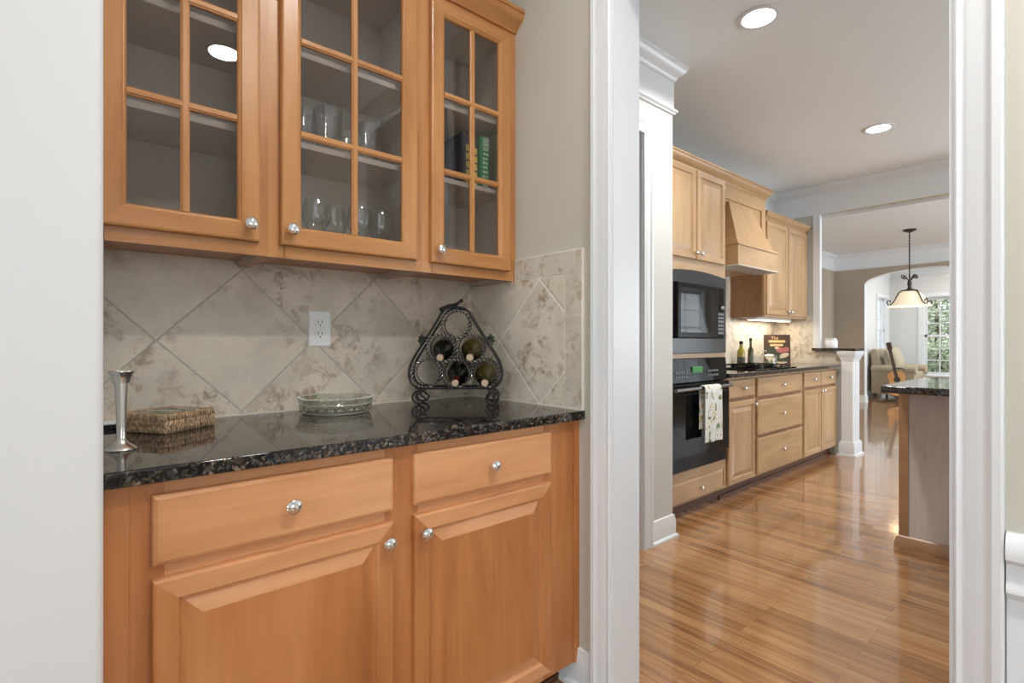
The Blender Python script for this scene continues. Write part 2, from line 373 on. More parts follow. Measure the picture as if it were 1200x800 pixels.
sbox('wall_right', M_beige, ((XW, OY1+.02, 0), (1.41, YB, H)), ((XW, -2.6, 0), (1.41, OY0-.02, H)), ((XW, OY0-.02, OZ+.02), (1.41, OY1+.02, H)))
sbox('wall_rear', M_beige, ((-4.2, -2.62, 0), (-1.05, -2.5, H)), ((0.75, -2.62, 0), (XW, -2.5, H)), ((-1.05, -2.62, 0), (0.75, -2.5, 0.62)), ((-1.05, -2.62, 2.08), (0.75, -2.5, H)))
sbox('wall_far_left', M_beige, ((-4.32, -2.62, 0), (-4.2, -2.15, H)), ((-4.32, 0.15, 0), (-4.2, YB+.12, H)), ((-4.32, -2.15, 0), (-4.2, 0.15, .65)), ((-4.32, -2.15, 2.25), (-4.2, 0.15, H)))
sbox('wall_kitchen_left', M_kwall, ((2.40, 1.67, 0), (2.68, 1.79, H)), ((1.41, 1.67, 0), (1.62, 1.79, H)), ((1.62, 1.67, 2.30), (2.40, 1.79, H)), ((2.56, 1.79, 0), (2.68, 2.42, H)))
sbox('wall_closet', M_kwall, ((1.41, 1.79, 0), (1.50, 2.62, H)), ((1.50, 2.50, 0), (2.56, 2.62, H)))
sbox('wall_kitchen_back', M_kwall, ((2.56, 2.42, 0), (5.90, 2.54, H)))
RX = 5.90
sbox('wall_return', M_beige, ((RX, 2.02, 0), (6.05, 3.49, HB)), ((RX, 1.74, 0), (6.05, 2.02, 1.045)), ((RX, -2.6, 2.47), (6.05, 2.02, HB)))
sbox('wall_kitchen_rear', M_kwall, ((1.41, -2.72, 0), (2.25, -2.6, HB)), ((4.95, -2.72, 0), (6.4, -2.6, HB)), ((8.2, -2.72, 0), (8.55, -2.6, HB)), ((6.4, -2.72, 0), (8.2, -2.6, .6)), ((6.4, -2.72, 2.3), (8.2, -2.6, HB)), ((11.15, -2.72, 0), (11.9, -2.6, HB)), ((13.75, -2.72, 0), (14.2, -2.6, HB)),
     ((2.25, -2.72, 0), (4.95, -2.6, .75)), ((2.25, -2.72, 2.15), (4.95, -2.6, HB)), ((8.55, -2.72, 0), (11.15, -2.6, .6)), ((8.55, -2.72, 2.3), (11.15, -2.6, HB)), ((11.9, -2.72, 0), (13.75, -2.6, .5)), ((11.9, -2.72, 2.45), (13.75, -2.6, HB)))
sbox('wall_breakfast_left', M_tan, ((6.05, 3.49, 0), (11.30, 3.61, HB)))
# arch wall
AX = 11.30; AC, AW, ASP, ATOP = 2.05, 0.945, 2.20, 2.435
def arch_z(y): 
    q = max(0.0, 1 - ((y-AC)/AW)**2); return ASP + (ATOP-ASP)*math.sqrt(q)
mb = MB(); ys = [AC - AW*math.cos(PI*i/28) for i in range(29)]
poly = [(-2.6, 0), (AC-AW, 0)] + [(y, arch_z(y)) for y in ys] + [(AC+AW, 0), (3.61, 0), (3.61, HB), (-2.6, HB)]
n_ = len(poly)
# front/back as strips so the concave outline triangulates cleanly
def arch_strip(x, y0, y1, z00, z01): mb.add([(x,y0,z00),(x,y1,z01),(x,y1,HB),(x,y0,HB)], [(0,1,2,3)], 0)
for x in (AX, AX+.15):
    arch_strip(x, -2.6, AC-AW, 0, 0); arch_strip(x, AC+AW, 3.61, 0, 0)
    for i in range(28): arch_strip(x, ys[i], ys[i+1], arch_z(ys[i]), arch_z(ys[i+1]))
inner = [(AC-AW, 0)] + [(y, arch_z(y)) for y in ys] + [(AC+AW, 0)]
for (a, b) in zip(inner[:-1], inner[1:]):
    mb.add([(AX,a[0],a[1]),(AX+.15,a[0],a[1]),(AX+.15,b[0],b[1]),(AX,b[0],b[1])], [(0,1,2,3)], 1)
struct(mb.build('wall_arch', [M_tan, M_trim]))
WX = 14.05
sbox('wall_sunroom_left', M_grey, ((AX+.15, 3.24, 0), (13.05, 3.36, HB)), ((13.80, 3.24, 0), (WX+.12, 3.36, HB)), ((13.05, 3.24, 0), (13.80, 3.36, .66)), ((13.05, 3.24, 2.12), (13.80, 3.36, HB)))
sbox('wall_sunroom_back', M_grey, ((WX, 2.66, 0), (WX+.12, 3.24, HB)), ((WX, -2.6, 0), (WX+.12, 1.64, HB)), ((WX, 1.64, 0), (WX+.12, 2.66, .40)), ((WX, 1.64, 2.12), (WX+.12, 2.66, HB)))

# --- trim: straight sweeps. profile points (d, z): d out from the wall
def sweep(mb, prof, p0, p1, out, m=0):
    p0, p1, out = Vector((*p0, 0)), Vector((*p1, 0)), Vector((*out, 0))
    mb.loops([[p + out*d + Vector((0,0,z)) for d, z in prof] for p in (p0, p1)], m)
def sweep_mitre(mb, prof, pts, outs, m=0):
    Ls = []
    for p, o in zip(pts, outs): Ls.append([Vector((p[0]+o[0]*d, p[1]+o[1]*d, z)) for d, z in prof])
    mb.loops(Ls, m)
def crown_prof(zt, zb=None, h=0.085, p=0.068):
    return [(0, zt), (p, zt), (p, zt-.012), (p-.006, zt-.016), (p-.012, zt-.03), (p-.03, zt-.048), (p-.044, zt-.058), (p-.052, zt-.07), (.014, zt-.074), (.012, zt-h), (0, zt-h)]
def frieze_prof(zt, zb): return [(0, zt), (.006, zt), (.006, zb+.03), (.022, zb+.026), (.024, zb+.014), (.014, zb+.008), (.010, zb), (0, zb)]
BASE = [(0, 0), (.026, 0), (.026, .012), (.020, .02), (.014, .022), (.014, .098), (.010, .112), (.008, .128), (0, .132)]
nt_ = [0]
def trim(mb, mat=None):
    nt_[0] += 1; return struct(mb.build('trim_%d' % nt_[0], mat or M_trim, smooth=35))
# kitchen-left wall: crown + frieze band, wrapping the corner at x = 2.68
mb = MB()
sweep_mitre(mb, crown_prof(H), [(1.41, 1.67), (2.68, 1.67), (2.68, 1.79)], [(0,-1), (1,-1), (1,0)])
sweep_mitre(mb, frieze_prof(H-.08, 2.465), [(1.41, 1.67), (2.68, 1.67), (2.68, 1.79)], [(0,-1), (1,-1), (1,0)])
trim(mb)
mb = MB(); sweep(mb, crown_prof(H), (2.68, 2.42), (RX, 2.42), (0,-1)); sweep(mb, frieze_prof(H-.08, 2.465), (2.68, 2.42), (RX, 2.42), (0,-1)); trim(mb)
mb = MB(); sweep(mb, crown_prof(H), (RX, 2.42), (RX, -2.6), (-1,0)); sweep(mb, [(0,H-.08),(.008,H-.08),(.008,2.455),(0,2.455)], (RX, 2.42), (RX, -2.6), (-1,0)); trim(mb)
mb = MB(); sweep(mb, crown_prof(HB), (AX, 3.49), (AX, -2.6), (-1,0)); sweep(mb, frieze_prof(HB-.08, 2.50), (AX, 3.49), (AX, -2.6), (-1,0))
sweep(mb, crown_prof(HB), (6.05, 3.49), (AX, 3.49), (0,-1)); sweep(mb, frieze_prof(HB-.08, 2.50), (6.05, 3.49), (AX, 3.49), (0,-1)); trim(mb)
mb = MB(); sweep(mb, crown_prof(HB, h=.1, p=.085), (WX, 3.24), (WX, -2.6), (-1,0)); sweep(mb, frieze_prof(HB-.09, 2.58), (WX, 3.24), (WX, -2.6), (-1,0))
sweep(mb, crown_prof(HB, h=.1, p=.085), (AX+.15, 3.24), (WX, 3.24), (0,-1)); sweep(mb, frieze_prof(HB-.09, 2.58), (AX+.15, 3.24), (WX, 3.24), (0,-1)); trim(mb)
# pantry crown + frieze (seen mirrored in the cabinet glass)
mb = MB(); sweep(mb, crown_prof(H), (XW, 1.40), (XW, -2.5), (-1,0)); sweep(mb, frieze_prof(H-.08, 2.465), (XW, 1.40), (XW, -2.5), (-1,0))
sweep(mb, crown_prof(H), (-4.2, -2.5), (XW, -2.5), (0,1)); sweep(mb, frieze_prof(H-.08, 2.465), (-4.2, -2.5), (XW, -2.5), (0,1)); trim(mb)
# opening trim: breakfast side jamb casing
mb = MB(); mb.box((RX-.012, 1.955, 1.07), (RX, 2.02, 2.47)); mb.box((RX, 1.99, 1.07), (6.05, 2.02, 2.47)); mb.box((6.05, -2.4, 2.44), (6.065, 2.02, 2.50)); trim(mb)
# casing around the pantry-kitchen opening, pantry face. profile across (w from the opening outward, d off the wall)
CAS = [(0.0, 0), (0.0, .011), (.004, .014), (.010, .012), (.016, .012), (.022, .016), (.040, .017), (.050, .020), (.054, .024), (.066, .025), (.070, .022), (.070, 0)]
def casing(mb, y0, y1, zt, x, sgn, m=0):
    Ls = []
    for (yy, sy, zz, sz) in ((y0, -1, 0, 0), (y0, -1, zt, 1), (y1, 1, zt, 1), (y1, 1, 0, 0)):
        Ls.append([(x + sgn*d, yy + sy*w_, zz + sz*w_) for w_, d in CAS])
    mb.loops(Ls, m)
mb = MB(); casing(mb, OY0-.008, OY1+.008, OZ+.006, XW, -1); casing(mb, OY0-.008, OY1+.008, OZ+.006, 1.41, 1)
mb.box((XW-.002, OY1, 0), (1.412, OY1+.02, OZ)); mb.box((XW-.002, OY0-.02, 0), (1.412, OY0, OZ)); mb.box((XW-.002, OY0-.02, OZ), (1.412, OY1+.02, OZ+.02))
trim(mb)
# casing of the closet doorway in the kitchen-left wall (faces -y)
mb = MB(); Ls = []
for (xx, s_, zz, sz) in ((1.64, -1, 0, 0), (1.64, -1, 2.28, 1), (2.385, 1, 2.28, 1), (2.385, 1, 0, 0)):
    Ls.append([(xx + s_*w_, 1.67 - d, zz + sz*w_) for w_, d in CAS])
mb.loops(Ls); mb.box((2.38, 1.668, 0), (2.40, 1.79, 2.30)); mb.box((1.62, 1.668, 0), (1.64, 1.79, 2.30)); mb.box((1.64, 1.668, 2.28), (2.38, 1.79, 2.30)); trim(mb)
# chair rail + wainscot at the near right
mb = MB(); sweep(mb, [(0,.80),(.012,.80),(.022,.792),(.030,.775),(.028,.755),(.016,.745),(.014,.715),(.020,.705),(.020,.695),(.010,.685),(.006,.68),(.006,.12),(0,.12)], (XW, OY0-.08), (XW, -2.5), (-1,0)); trim(mb)
def basebd(name, *runs):
    mb = MB()
    for pts, outs in runs: sweep_mitre(mb, BASE, pts, outs)
    return struct(mb.build(name, M_trim, smooth=35))
basebd('baseboard_right', ([(XW, OY1+.08), (XW, 1.225)], [(-1,0), (-1,0)]), ([(XW, OY0-.08), (XW, -2.5)], [(-1,0), (-1,0)]))
basebd('baseboard_kitchen', ([(2.457, 1.67), (2.68, 1.67), (2.68, 1.785)], [(0,-1), (1,-1), (1,0)]))
basebd('baseboard_breakfast', ([(6.05, 3.49), (AX, 3.49), (AX, AC+AW), (AX+.15, AC+AW)], [(0,-1), (-1,-1), (-1,-1), (0,-1)]))
basebd('baseboard_sunroom', ([(AX+.15, 3.24), (WX, 3.24), (WX, -2.6)], [(0,-1), (-1,-1), (-1,0)]))
# half-wall end post
mb = MB(); mb.box((RX-.03, 1.655, 0), (6.08, 1.755, 1.02))
cap = [(0, .955), (.008, .955), (.010, .97), (.018, .99), (.03, 1.01), (.032, 1.045), (0, 1.045)]
bs = [(0, 0), (.032, 0), (.032, .02), (.018, .025), (.018, .12), (.008, .145), (0, .145)]
for pr in (cap, bs):
    pts = [(RX-.03,1.655), (6.08,1.655), (6.08,1.755), (RX-.03,1.755)]; outs = [(-1,-1),(1,-1),(1,1),(-1,1)]
    mb.loops([[Vector((p[0]+o[0]*d, p[1]+o[1]*d, z)) for d, z in pr] for p, o in zip(pts, outs)], wrap=True)
struct(mb.build('trim_half_wall_post', M_trim, smooth=35))

# --- windows
def window(n, fm, a0, a1, z0, z1, cols, rows, cas=0.08, seen=True):
    """fm(a, d, z): a along the wall, d into the room (+), wall face at d = 0"""
    def bx(mb, a, d0, d1, zz): 
        p, q = fm(a[0], d0, zz[0]), fm(a[1], d1, zz[1]); mb.box(p, q)
    f = MB(); c = cas
    bx(f, (a0-c, a0), -.02, .02, (z0-.02, z1+c)); bx(f, (a1, a1+c), -.02, .02, (z0-.02, z1+c)); bx(f, (a0-c-.012, a1+c+.012), -.02, .03, (z1, z1+c)); bx(f, (a0-c-.02, a1+c+.02), -.02, .05, (z0-.04, z0)); bx(f, (a0-c, a1+c), 0, .015, (z0-.12, z0-.04))
    for s in ((a0, a0+.02), (a1-.02, a1)): bx(f, s, -.12, 0, (z0, z1))
    bx(f, (a0, a1), -.12, 0, (z1-.02, z1)); bx(f, (a0, a1), -.12, 0, (z0, z0+.02))
    w_ = struct(f.build('window_%d' % n, M_trim))
    s = MB(); zm = (z0+z1)/2
    for (za, zb, dd) in ((z0+.02, zm+.02, -.06), (zm-.02, z1-.02, -.085)):
        bx(s, (a0+.02, a0+.065), dd, dd+.022, (za, zb)); bx(s, (a1-.065, a1-.02), dd, dd+.022, (za, zb))
        bx(s, (a0+.02, a1-.02), dd, dd+.022, (za, za+.045)); bx(s, (a0+.02, a1-.02), dd, dd+.022, (zb-.04, zb))
        for i in range(1, cols):
            x = a0+.065 + (a1-a0-.13)*i/cols; bx(s, (x-.010, x+.010), dd+.004, dd+.02, (za+.04, zb-.035))
        for i in range(1, rows):
            z = za+.045 + (zb-za-.085)*i/rows; bx(s, (a0+.06, a1-.06), dd+.004, dd+.02, (z-.010, z+.010))
    s.build('sash', M_trim, w_)
    g = MB(); bx(g, (a0+.03, a1-.03), -.075, -.071, (z0+.03, z1-.03)); g.build('glass_pane', M_pane, w_)
    return w_
window(1, lambda a, d, z: (WX-d, a, z), 1.66, 2.64, 0.42, 2.10, 4, 3)
window(2, lambda a, d, z: (a, 3.24-d, z), 13.07, 13.78, 0.68, 2.10, 2, 3, cas=.06)
window(3, lambda a, d, z: (a, -2.5+d, z), -1.03, 0.73, 0.64, 2.06, 3, 2)
window(4, lambda a, d, z: (a, -2.6+d, z), 2.27, 4.93, 0.77, 2.13, 4, 2)
window(5, lambda a, d, z: (a, -2.6+d, z), 8.57, 11.13, 0.62, 2.28, 4, 2)
window(8, lambda a, d, z: (-4.2+d, a, z), -2.13, 0.13, 0.67, 2.23, 4, 2)
window(7, lambda a, d, z: (a, -2.6+d, z), 6.42, 8.18, 0.62, 2.28, 3, 2)  # unseen window, added as the opening for the breakfast side fill
window(6, lambda a, d, z: (a, -2.6+d, z), 11.92, 13.73, 0.52, 2.43, 3, 3)  # unseen window, added as the opening for the sunroom side fill

# --- pantry backsplash tile
mb = MB(); mb.box((0.0435, YB-.010, 0.915), (XW-.010, YB, 1.385)); struct(mb.build('backsplash_back', M_tile_back))
mb = MB(); mb.box((0.0445, YB-.013, 0.9146), (XW-.0105, YB-.0101, 0.919)); mb.box((XW-.0135, 1.122, 0.9146), (XW-.0106, YB-.0101, 0.919)); struct(mb.build('trim_counter_caulk', plain('pale_caulk', (.72, .67, .58), .6)))
mb = MB(); mb.box((XW-.010, 1.203, 0.915), (XW, YB-.010, 1.366)); struct(mb.build('backsplash_side', M_tile_side))
mb = MB(); mb.box((XW-.0085, 1.120, 0.915), (XW, 1.462, 1.446))                       # grout bed
for (y0, y1, z0, z1) in ((1.413, 1.459, 1.3695, 1.444), (1.126, 1.409, 1.3695, 1.444), (1.126, 1.199, 1.229, 1.3695), (1.126, 1.199, 0.916, 1.225)):
    mb.box((XW-.0105, y0, z0), (XW-.001, y1, z1), 1)
struct(mb.build('backsplash_border', [M_grout, M_tile_edge]))

# ------------------------------------------------------------------ cabinet builders
def rect(x0, x1, z0, z1, y, i=0): return [(x0+i, y, z0+i), (x1-i, y, z0+i), (x1-i, y, z1-i), (x0+i, y, z1-i)]
def hv(k, i): return 1 if i in (0, 2) else 0
def panel(x0, x1, z0, z1, yf, prof, horiz=False):
    mb = MB(); mb.loops([rect(x0, x1, z0, z1, yf+d, i) for i, d in prof], (lambda k, i: 1) if horiz else hv); return mb
RAISED = [(0, .019), (0, .005), (.002, .0015), (.006, 0), (.040, 0), (.043, .003), (.045, .0075), (.0505, .0085), (.054, .0075), (.078, .0015), (.080, .001)]
SLAB = [(0, .019), (0, .006), (.002, .003), (.008, 0)]
FLAT = [(0, .019), (0, .005), (.005, 0), (.045, 0), (.048, .003), (.052, .010)]
def knob(parent, x, z, yf, mat, s=1.0):
    prof = [(.0075, 0), (.0062, .004), (.0058, .011), (.008, .0135), (.0135, .0165), (.0163, .021), (.0155, .0255), (.011, .0292), (.005, .031), (0, .0313)]
    M = Matrix.Rotation(PI/2, 3, 'X')
    mb = MB(); mb.lathe([(r*s, h*s) for r, h in prof], (x, yf, z), 20, M); return mb.build('knob', mat, parent, smooth=40)

# --- pantry wall cabinets with glass doors
YF = 1.466; YD = 1.446; ZB, ZT = 1.367, 2.345
def wall_cabinet(label, x0, x1, d0, d1, knobx, seam_l, seam_r):
    t = thing('wall_cabinet', label, 'cabinet', ((x0+x1)/2, YB, ZB), group='glass-door wall cabinets')
    c = MB(); yb = YB - .001
    c.box((x0, YF+.019, ZB), (x0+.016, yb, ZT), faces_m=[0,0,0,1,0,0]); c.box((x1-.016, YF+.019, ZB), (x1, yb, ZT), faces_m=[0,0,0,0,0,1])
    c.box((x0+.016, YF+.019, 1.386), (x1-.016, yb, 1.402), faces_m=[0,1,0,0,0,0]); c.box((x0+.016, YF+.019, 2.27), (x1-.016, yb, 2.286), 1)
    c.box((x0+.016, yb-.008, ZB+.012), (x1-.016, yb, 2.286), 1)
    c.build('carcass', [M_wy, M_inside], t)
    f = MB(); 
    f.box((x0, YF, ZB), (d0+.014, YF+.019, ZT), 0); f.box((d1-.012, YF, ZB), (x1, YF+.019, ZT), 0)
    f.box((d0+.012, YF, ZB), (d1-.012, YF+.019, 1.412), 1); f.box((d0+.012, YF, 2.266), (d1-.012, YF+.019, ZT), 1)
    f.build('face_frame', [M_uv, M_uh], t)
    for z in (1.690, 1.948):
        s = MB(); s.box((x0+.017, YF+.030, z), (x1-.017, yb-.009, z+.016), 0); s.build('shelf', M_inside, t)
    z0, z1 = 1.400, 2.278
    pr = [(0, .0195), (0, .005), (.002, .0015), (.006, 0), (.043, 0), (.046, .003), (.049, .0035), (.053, .008), (.053, .0195)]
    d = MB(); d.loops([rect(d0, d1, z0, z1, YD+q, i) for i, q in pr], hv, wrap=True)
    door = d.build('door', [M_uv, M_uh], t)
    g0, g1, gz0, gz1 = d0+.053, d1-.053, z0+.053, z1-.053
    mu = MB()
    def bar(a, b, vert):
        (ax, az), (bx_, bz) = a, b; h = .0095
        if vert: L = lambda y, k: [(ax-k, y, az), (ax+k, y, az), (bx_+k, y, bz), (bx_-k, y, bz)]
        else: L = lambda y, k: [(ax, y, az-k), (bx_, y, az-k), (bx_, y, az+k), (ax, y, az+k)]
        e_ = 0 if vert else .0004; mu.loops([L(YD+.0165+e_, h), L(YD+.008+e_, h), L(YD+.0065+e_, h-.0035), L(YD+.004+e_, h-.0045)], 0 if vert else 1)
    xm = (g0+g1)/2; bar((xm, gz0), (xm, gz1), True)
    for k in (1, 2):
        z = gz0 + (gz1-gz0)*k/3; bar((g0, z), (g1, z), False)
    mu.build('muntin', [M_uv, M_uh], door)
    g = MB(); g.box((g0-.004, YD+.0115, gz0-.004), (g1+.004, YD+.0145, gz1+.004)); g.build('glass_pane', M_pane, door)
    knob(door, knobx, 1.441, YD, M_chrome)
    return t
wall_cabinet('left glass-door wooden wall cabinet with empty shelves, beside the white wall', 0.0445, 0.405, 0.046, 0.379, 0.353, 1, 1)
wall_cabinet('middle and widest glass-door wooden wall cabinet, holding glasses', 0.405, 0.874, 0.4316, 0.8485, 0.456, 1, 1)
wall_cabinet('right glass-door wooden wall cabinet in the corner, holding books', 0.874, 1.279, 0.900, 1.241, 0.926, 1, 1)
mb = MB()
CP = [(0, 2.298), (.008, 2.298), (.012, 2.306), (.020, 2.312), (.026, 2.318), (.040, 2.328), (.048, 2.338), (.050, 2.350), (.055, 2.352), (.055, 2.366), (0, 2.366)]
sweep(mb, CP, (0.0445, YF), (XW, YF), (0,-1)); mb.box((0.0445, YF+.0005, 2.346), (1.279, YB, 2.364))
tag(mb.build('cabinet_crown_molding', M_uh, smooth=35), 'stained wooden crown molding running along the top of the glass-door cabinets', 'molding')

# --- pantry base cabinet
YB0, YB1 = 1.148, 1.130
t = thing('base_cabinet', 'stained wooden base cabinet with two drawers over two raised-panel doors, under the pantry counter', 'cabinet', (0.65, YB-.002, 0))
c = MB(); c.box((0.083, YB0+.019, .10), (1.171, YB-.002, .884)); c.build('carcass', M_wy, t)
c = MB(); c.box((0.0445, 1.225, 0), (1.279, 1.24, .10)); c.box((0.0445, 1.215, 0), (1.262, 1.225, .018)); c.build('toe_kick', M_toe, t)
f = MB()
for a, b in ((.083, .135), (.580, .672), (1.118, 1.171)): f.box((a, YB0, .087), (b, YB0+.019, .884), 0)
for a, b in ((.135, .580), (.672, 1.118)):
    for z0, z1 in ((.087, .130), (.690, .750), (.845, .884)): f.box((a, YB0, z0), (b, YB0+.019, z1), 1)
    f.box((a, YB0+.012, .1301), (b, YB0+.019, .6899), 0); f.box((a, YB0+.012, .7501), (b, YB0+.019, .8449), 0)
f.build('face_frame', [M_wv, M_wh], t)
for a, b in ((.0445, .0828), (1.1712, 1.2795)):
    q = MB(); q.box((a, YB0+.001, .087), (b, YB0+.019, .884)); q.build('filler_strip', M_wv, t)
q = MB(); q.box((1.255, YB0-.004, .087), (1.2795, YB0+.001, .884)); q.build('scribe_molding', M_wv, t)
for a, b in ((.1146, .597), (.6546, 1.138)):
    d = panel(a, b, .730, .859, YB1-.0005, SLAB, True).build('drawer', [M_wv, M_wh], t); knob(d, (a+b)/2, .795, YB1, M_chrome)
for a, b, kx in ((.1146, .597, .575), (.6546, 1.138, .677)):
    d = panel(a, b, .112, .704, YB1-.0005, RAISED).build('door', [M_wv, M_wh], t); knob(d, kx, .660, YB1, M_chrome)
mb = MB(); mb.box((0.0440, 1.117, .885), (XW-.0005, YB-.0005, .9145))
tag(mb.build('countertop', M_granite, bevel=.004, bseg=2), 'dark speckled granite countertop on the pantry base cabinet', 'countertop')

# --- outlet
t = thing('wall_outlet', 'white double electrical outlet on the travertine backsplash', 'outlet', (.638, YB-.010, 1.183))
ox, oz, oy = .638, 1.183, YB-.010
mb = MB(); mb.loops([rect(ox-.037, ox+.037, oz-.060, oz+.060, oy-d, i) for i, d in ((0, 0), (0, .003), (.004, .006))]); mb.build('cover_plate', M_plastic, t)
for s in (-1, 1):
    mb = MB(); cz = oz + s*.0195
    mb.prism([(.0165*math.cos(a)*1.0, max(-.0135, min(.0135, .0175*math.sin(a)))) for a in [2*PI*k/28 for k in range(28)]], lambda p: (ox+p[0], oy-.005, cz+p[1]), lambda p: (ox+p[0], oy-.0078, cz+p[1]))
    rc = mb.build('receptacle', M_plastic, t)
    mb = MB()
    for dx in (-.0065, .0065): mb.box((ox+dx-.0012, oy-.0082, cz-.002), (ox+dx+.0012, oy-.0078, cz+.008))
    mb.lathe([(.0025, 0), (.0025, .0004), (0, .0004)], (ox, oy-.0078, cz-.008), 10, Matrix.Rotation(PI/2, 3, 'X')); mb.build('slot', M_slot, rc)
mb = MB(); mb.lathe([(.003, 0), (.003, .001), (0, .0016)], (ox, oy-.006, oz), 12, Matrix.Rotation(PI/2, 3, 'X')); mb.build('screw', M_nickel, t, smooth=40)

# ------------------------------------------------------------------ things on the pantry counter
ZC = .9146
mb = MB(); mb.lathe([(0, 0), (.0275, 0), (.028, .002), (.026, .005), (.019, .010), (.0135, .014), (.0115, .017), (.0092, .020), (.0078, .024), (.0082, .05), (.0098, .10), (.0118, .132), (.0122, .139), (.0152, .1395), (.0158, .142), (.0172, .150), (.0200, .158), (.0238, .1625), (.0238, .1645), (.0215, .1645), (.0165, .158), (.012, .150), (0, .149)], (.083, 1.345, ZC), 40)
tag(mb.build('candlestick', M_silver, smooth=40), 'slender silver candlestick with flared base and cup, at the left end of the granite counter', 'candlestick')

# woven box
M_wick = plain('wicker_straw', (0.40, 0.265, 0.155), 0.65, var=0.55, vscale=90)
M_wickd = plain('wicker_core', (0.07, 0.035, 0.016), 0.8)
def mat_botan():
    m, nt, b = nodes('botanical_print'); L = nt.links.new
    tc = N(nt, 'ShaderNodeTexCoord'); mp = N(nt, 'ShaderNodeMapping'); mp.inputs['Rotation'].default_value = (0, 0, .7); mp.inputs['Scale'].default_value = (26, 9, 1); L(tc.outputs['Object'], mp.inputs[0])
    n = N(nt, 'ShaderNodeTexNoise', Scale=1.6, Detail=3.0, Distortion=1.5); L(mp.outputs[0], n.inputs['Vector'])
    r = ramp(nt, [(.36, (.045,.045,.030)), (.46, (.16,.17,.11)), (.53, (.40,.37,.29)), (.68, (.52,.47,.38))]); L(n.outputs['Fac'], r.inputs['Fac'])
    L(r.outputs['Color'], b.inputs['Base Color']); b.inputs['Roughness'].default_value = .5; return m
t = thing('woven_box', 'low rectangular woven straw box with a dark leafy print on its lid, beside the candlestick', 'box', (.1764, 1.489, ZC), R(35.6))
LX, LY, LZ = .150, .150, .045
mb = MB(); mb.box((.004, .004, 0), (LX-.004, LY-.004, LZ-.004)); mb.build('core', M_wickd, t, local=True)
mb = MB(); rows = 3; rh = .0138
for k in range(rows):
    zc = .003 + rh*(k+.5)
    for side in range(4):
        n = 19
        for i in range(n):
            s = (i+.5)/n*LX; j = .0012*random.uniform(-1, 1)
            def P(u, o, z): return [(u, .003-o, z), (LX-.003+o, u, z), (LX-u, LY-.003+o, z), (.003-o, LY-u, z)][side]
            sl = .0022 if k % 2 else -.0022
            mb.tube([P(s-sl*1.2+j, -.001, zc-rh*.55), P(s-sl*.5+j, .0030, zc-rh*.25), P(s+sl*.5+j, .0030, zc+rh*.25), P(s+sl*1.2+j, -.001, zc+rh*.55)], .0030, 6)
mb.build('woven_side', M_wick, t, smooth=60, local=True)
mb = MB()
for q in (.003, .011):
    pts = []
    for (a, b) in (((q, q), (LX-q, q)), ((LX-q, q), (LX-q, LY-q)), ((LX-q, LY-q), (q, LY-q)), ((q, LY-q), (q, q))):
        for i in range(20): pts.append((a[0]+(b[0]-a[0])*i/20, a[1]+(b[1]-a[1])*i/20, LZ-.002+.0008*(i % 2)))
    mb.tube(pts, .0046, 6, closed=True)
mb.build('woven_rim', M_wick, t, smooth=60, local=True)
mb = MB(); mb.box((.013, .013, LZ-.004), (LX-.013, LY-.013, LZ+.001)); mb.build('lid_panel', mat_botan(), t, local=True)
mb = MB(); mb.box((.046, 1.668, ZC), (.105, 1.730, ZC+.012), 0); mb.box((.048, 1.670, ZC+.012), (.104, 1.729, ZC+.017), 1)
tag(mb.build('flat_tray', [M_blackp, M_plastic], bevel=.001), 'thin black flat slab with a pale top lying against the backsplash behind the candlestick', 'tray')

# crystal dish
mb = MB()
def cut(a, z, r):
    if .006 < z < .029 and r > .1035: return 1 + .035*(abs(math.sin(12*a + z*130)) + abs(math.sin(12*a - z*130)) - 1)
    if z >= .046 and r > .08: return 1 + .006*math.cos(72*a)
    return 1
mb.lathe([(0, 0), (.094, 0), (.101, .003), (.104, .008), (.106, .014), (.107, .020), (.108, .026), (.110, .030), (.109, .032), (.1125, .036), (.114, .044), (.115, .048), (.1135, .050), (.1105, .049), (.1085, .043), (.104, .032), (.101, .022), (.099, .012), (.094, .0075), (.0, .007)], (.648, 1.614, ZC), 144, rad=cut, m=lambda k, i: 0 if 1 <= k <= 6 else 1)
for k in range(72):
    a = 2*PI*k/72; mb.lathe([(0, -.0034), (.0026, -.002), (.0036, 0), (.0026, .002), (0, .0034)], (.648+.1125*math.cos(a), 1.614+.1125*math.sin(a), ZC+.0495), 6, m=2)
for (rr, zz, tt) in ((.1098, .0315, .0012), (.0985, .0035, .0014)): mb.tube([(.648+rr*math.cos(2*PI*k/96), 1.614+rr*math.sin(2*PI*k/96), ZC+zz) for k in range(96)], tt, 6, closed=True, m=2)
tag(mb.build('crystal_dish', [M_crystal, M_crystal2, M_crystal3], smooth=25), 'round shallow cut-crystal dish on the granite counter below the outlet', 'dish')

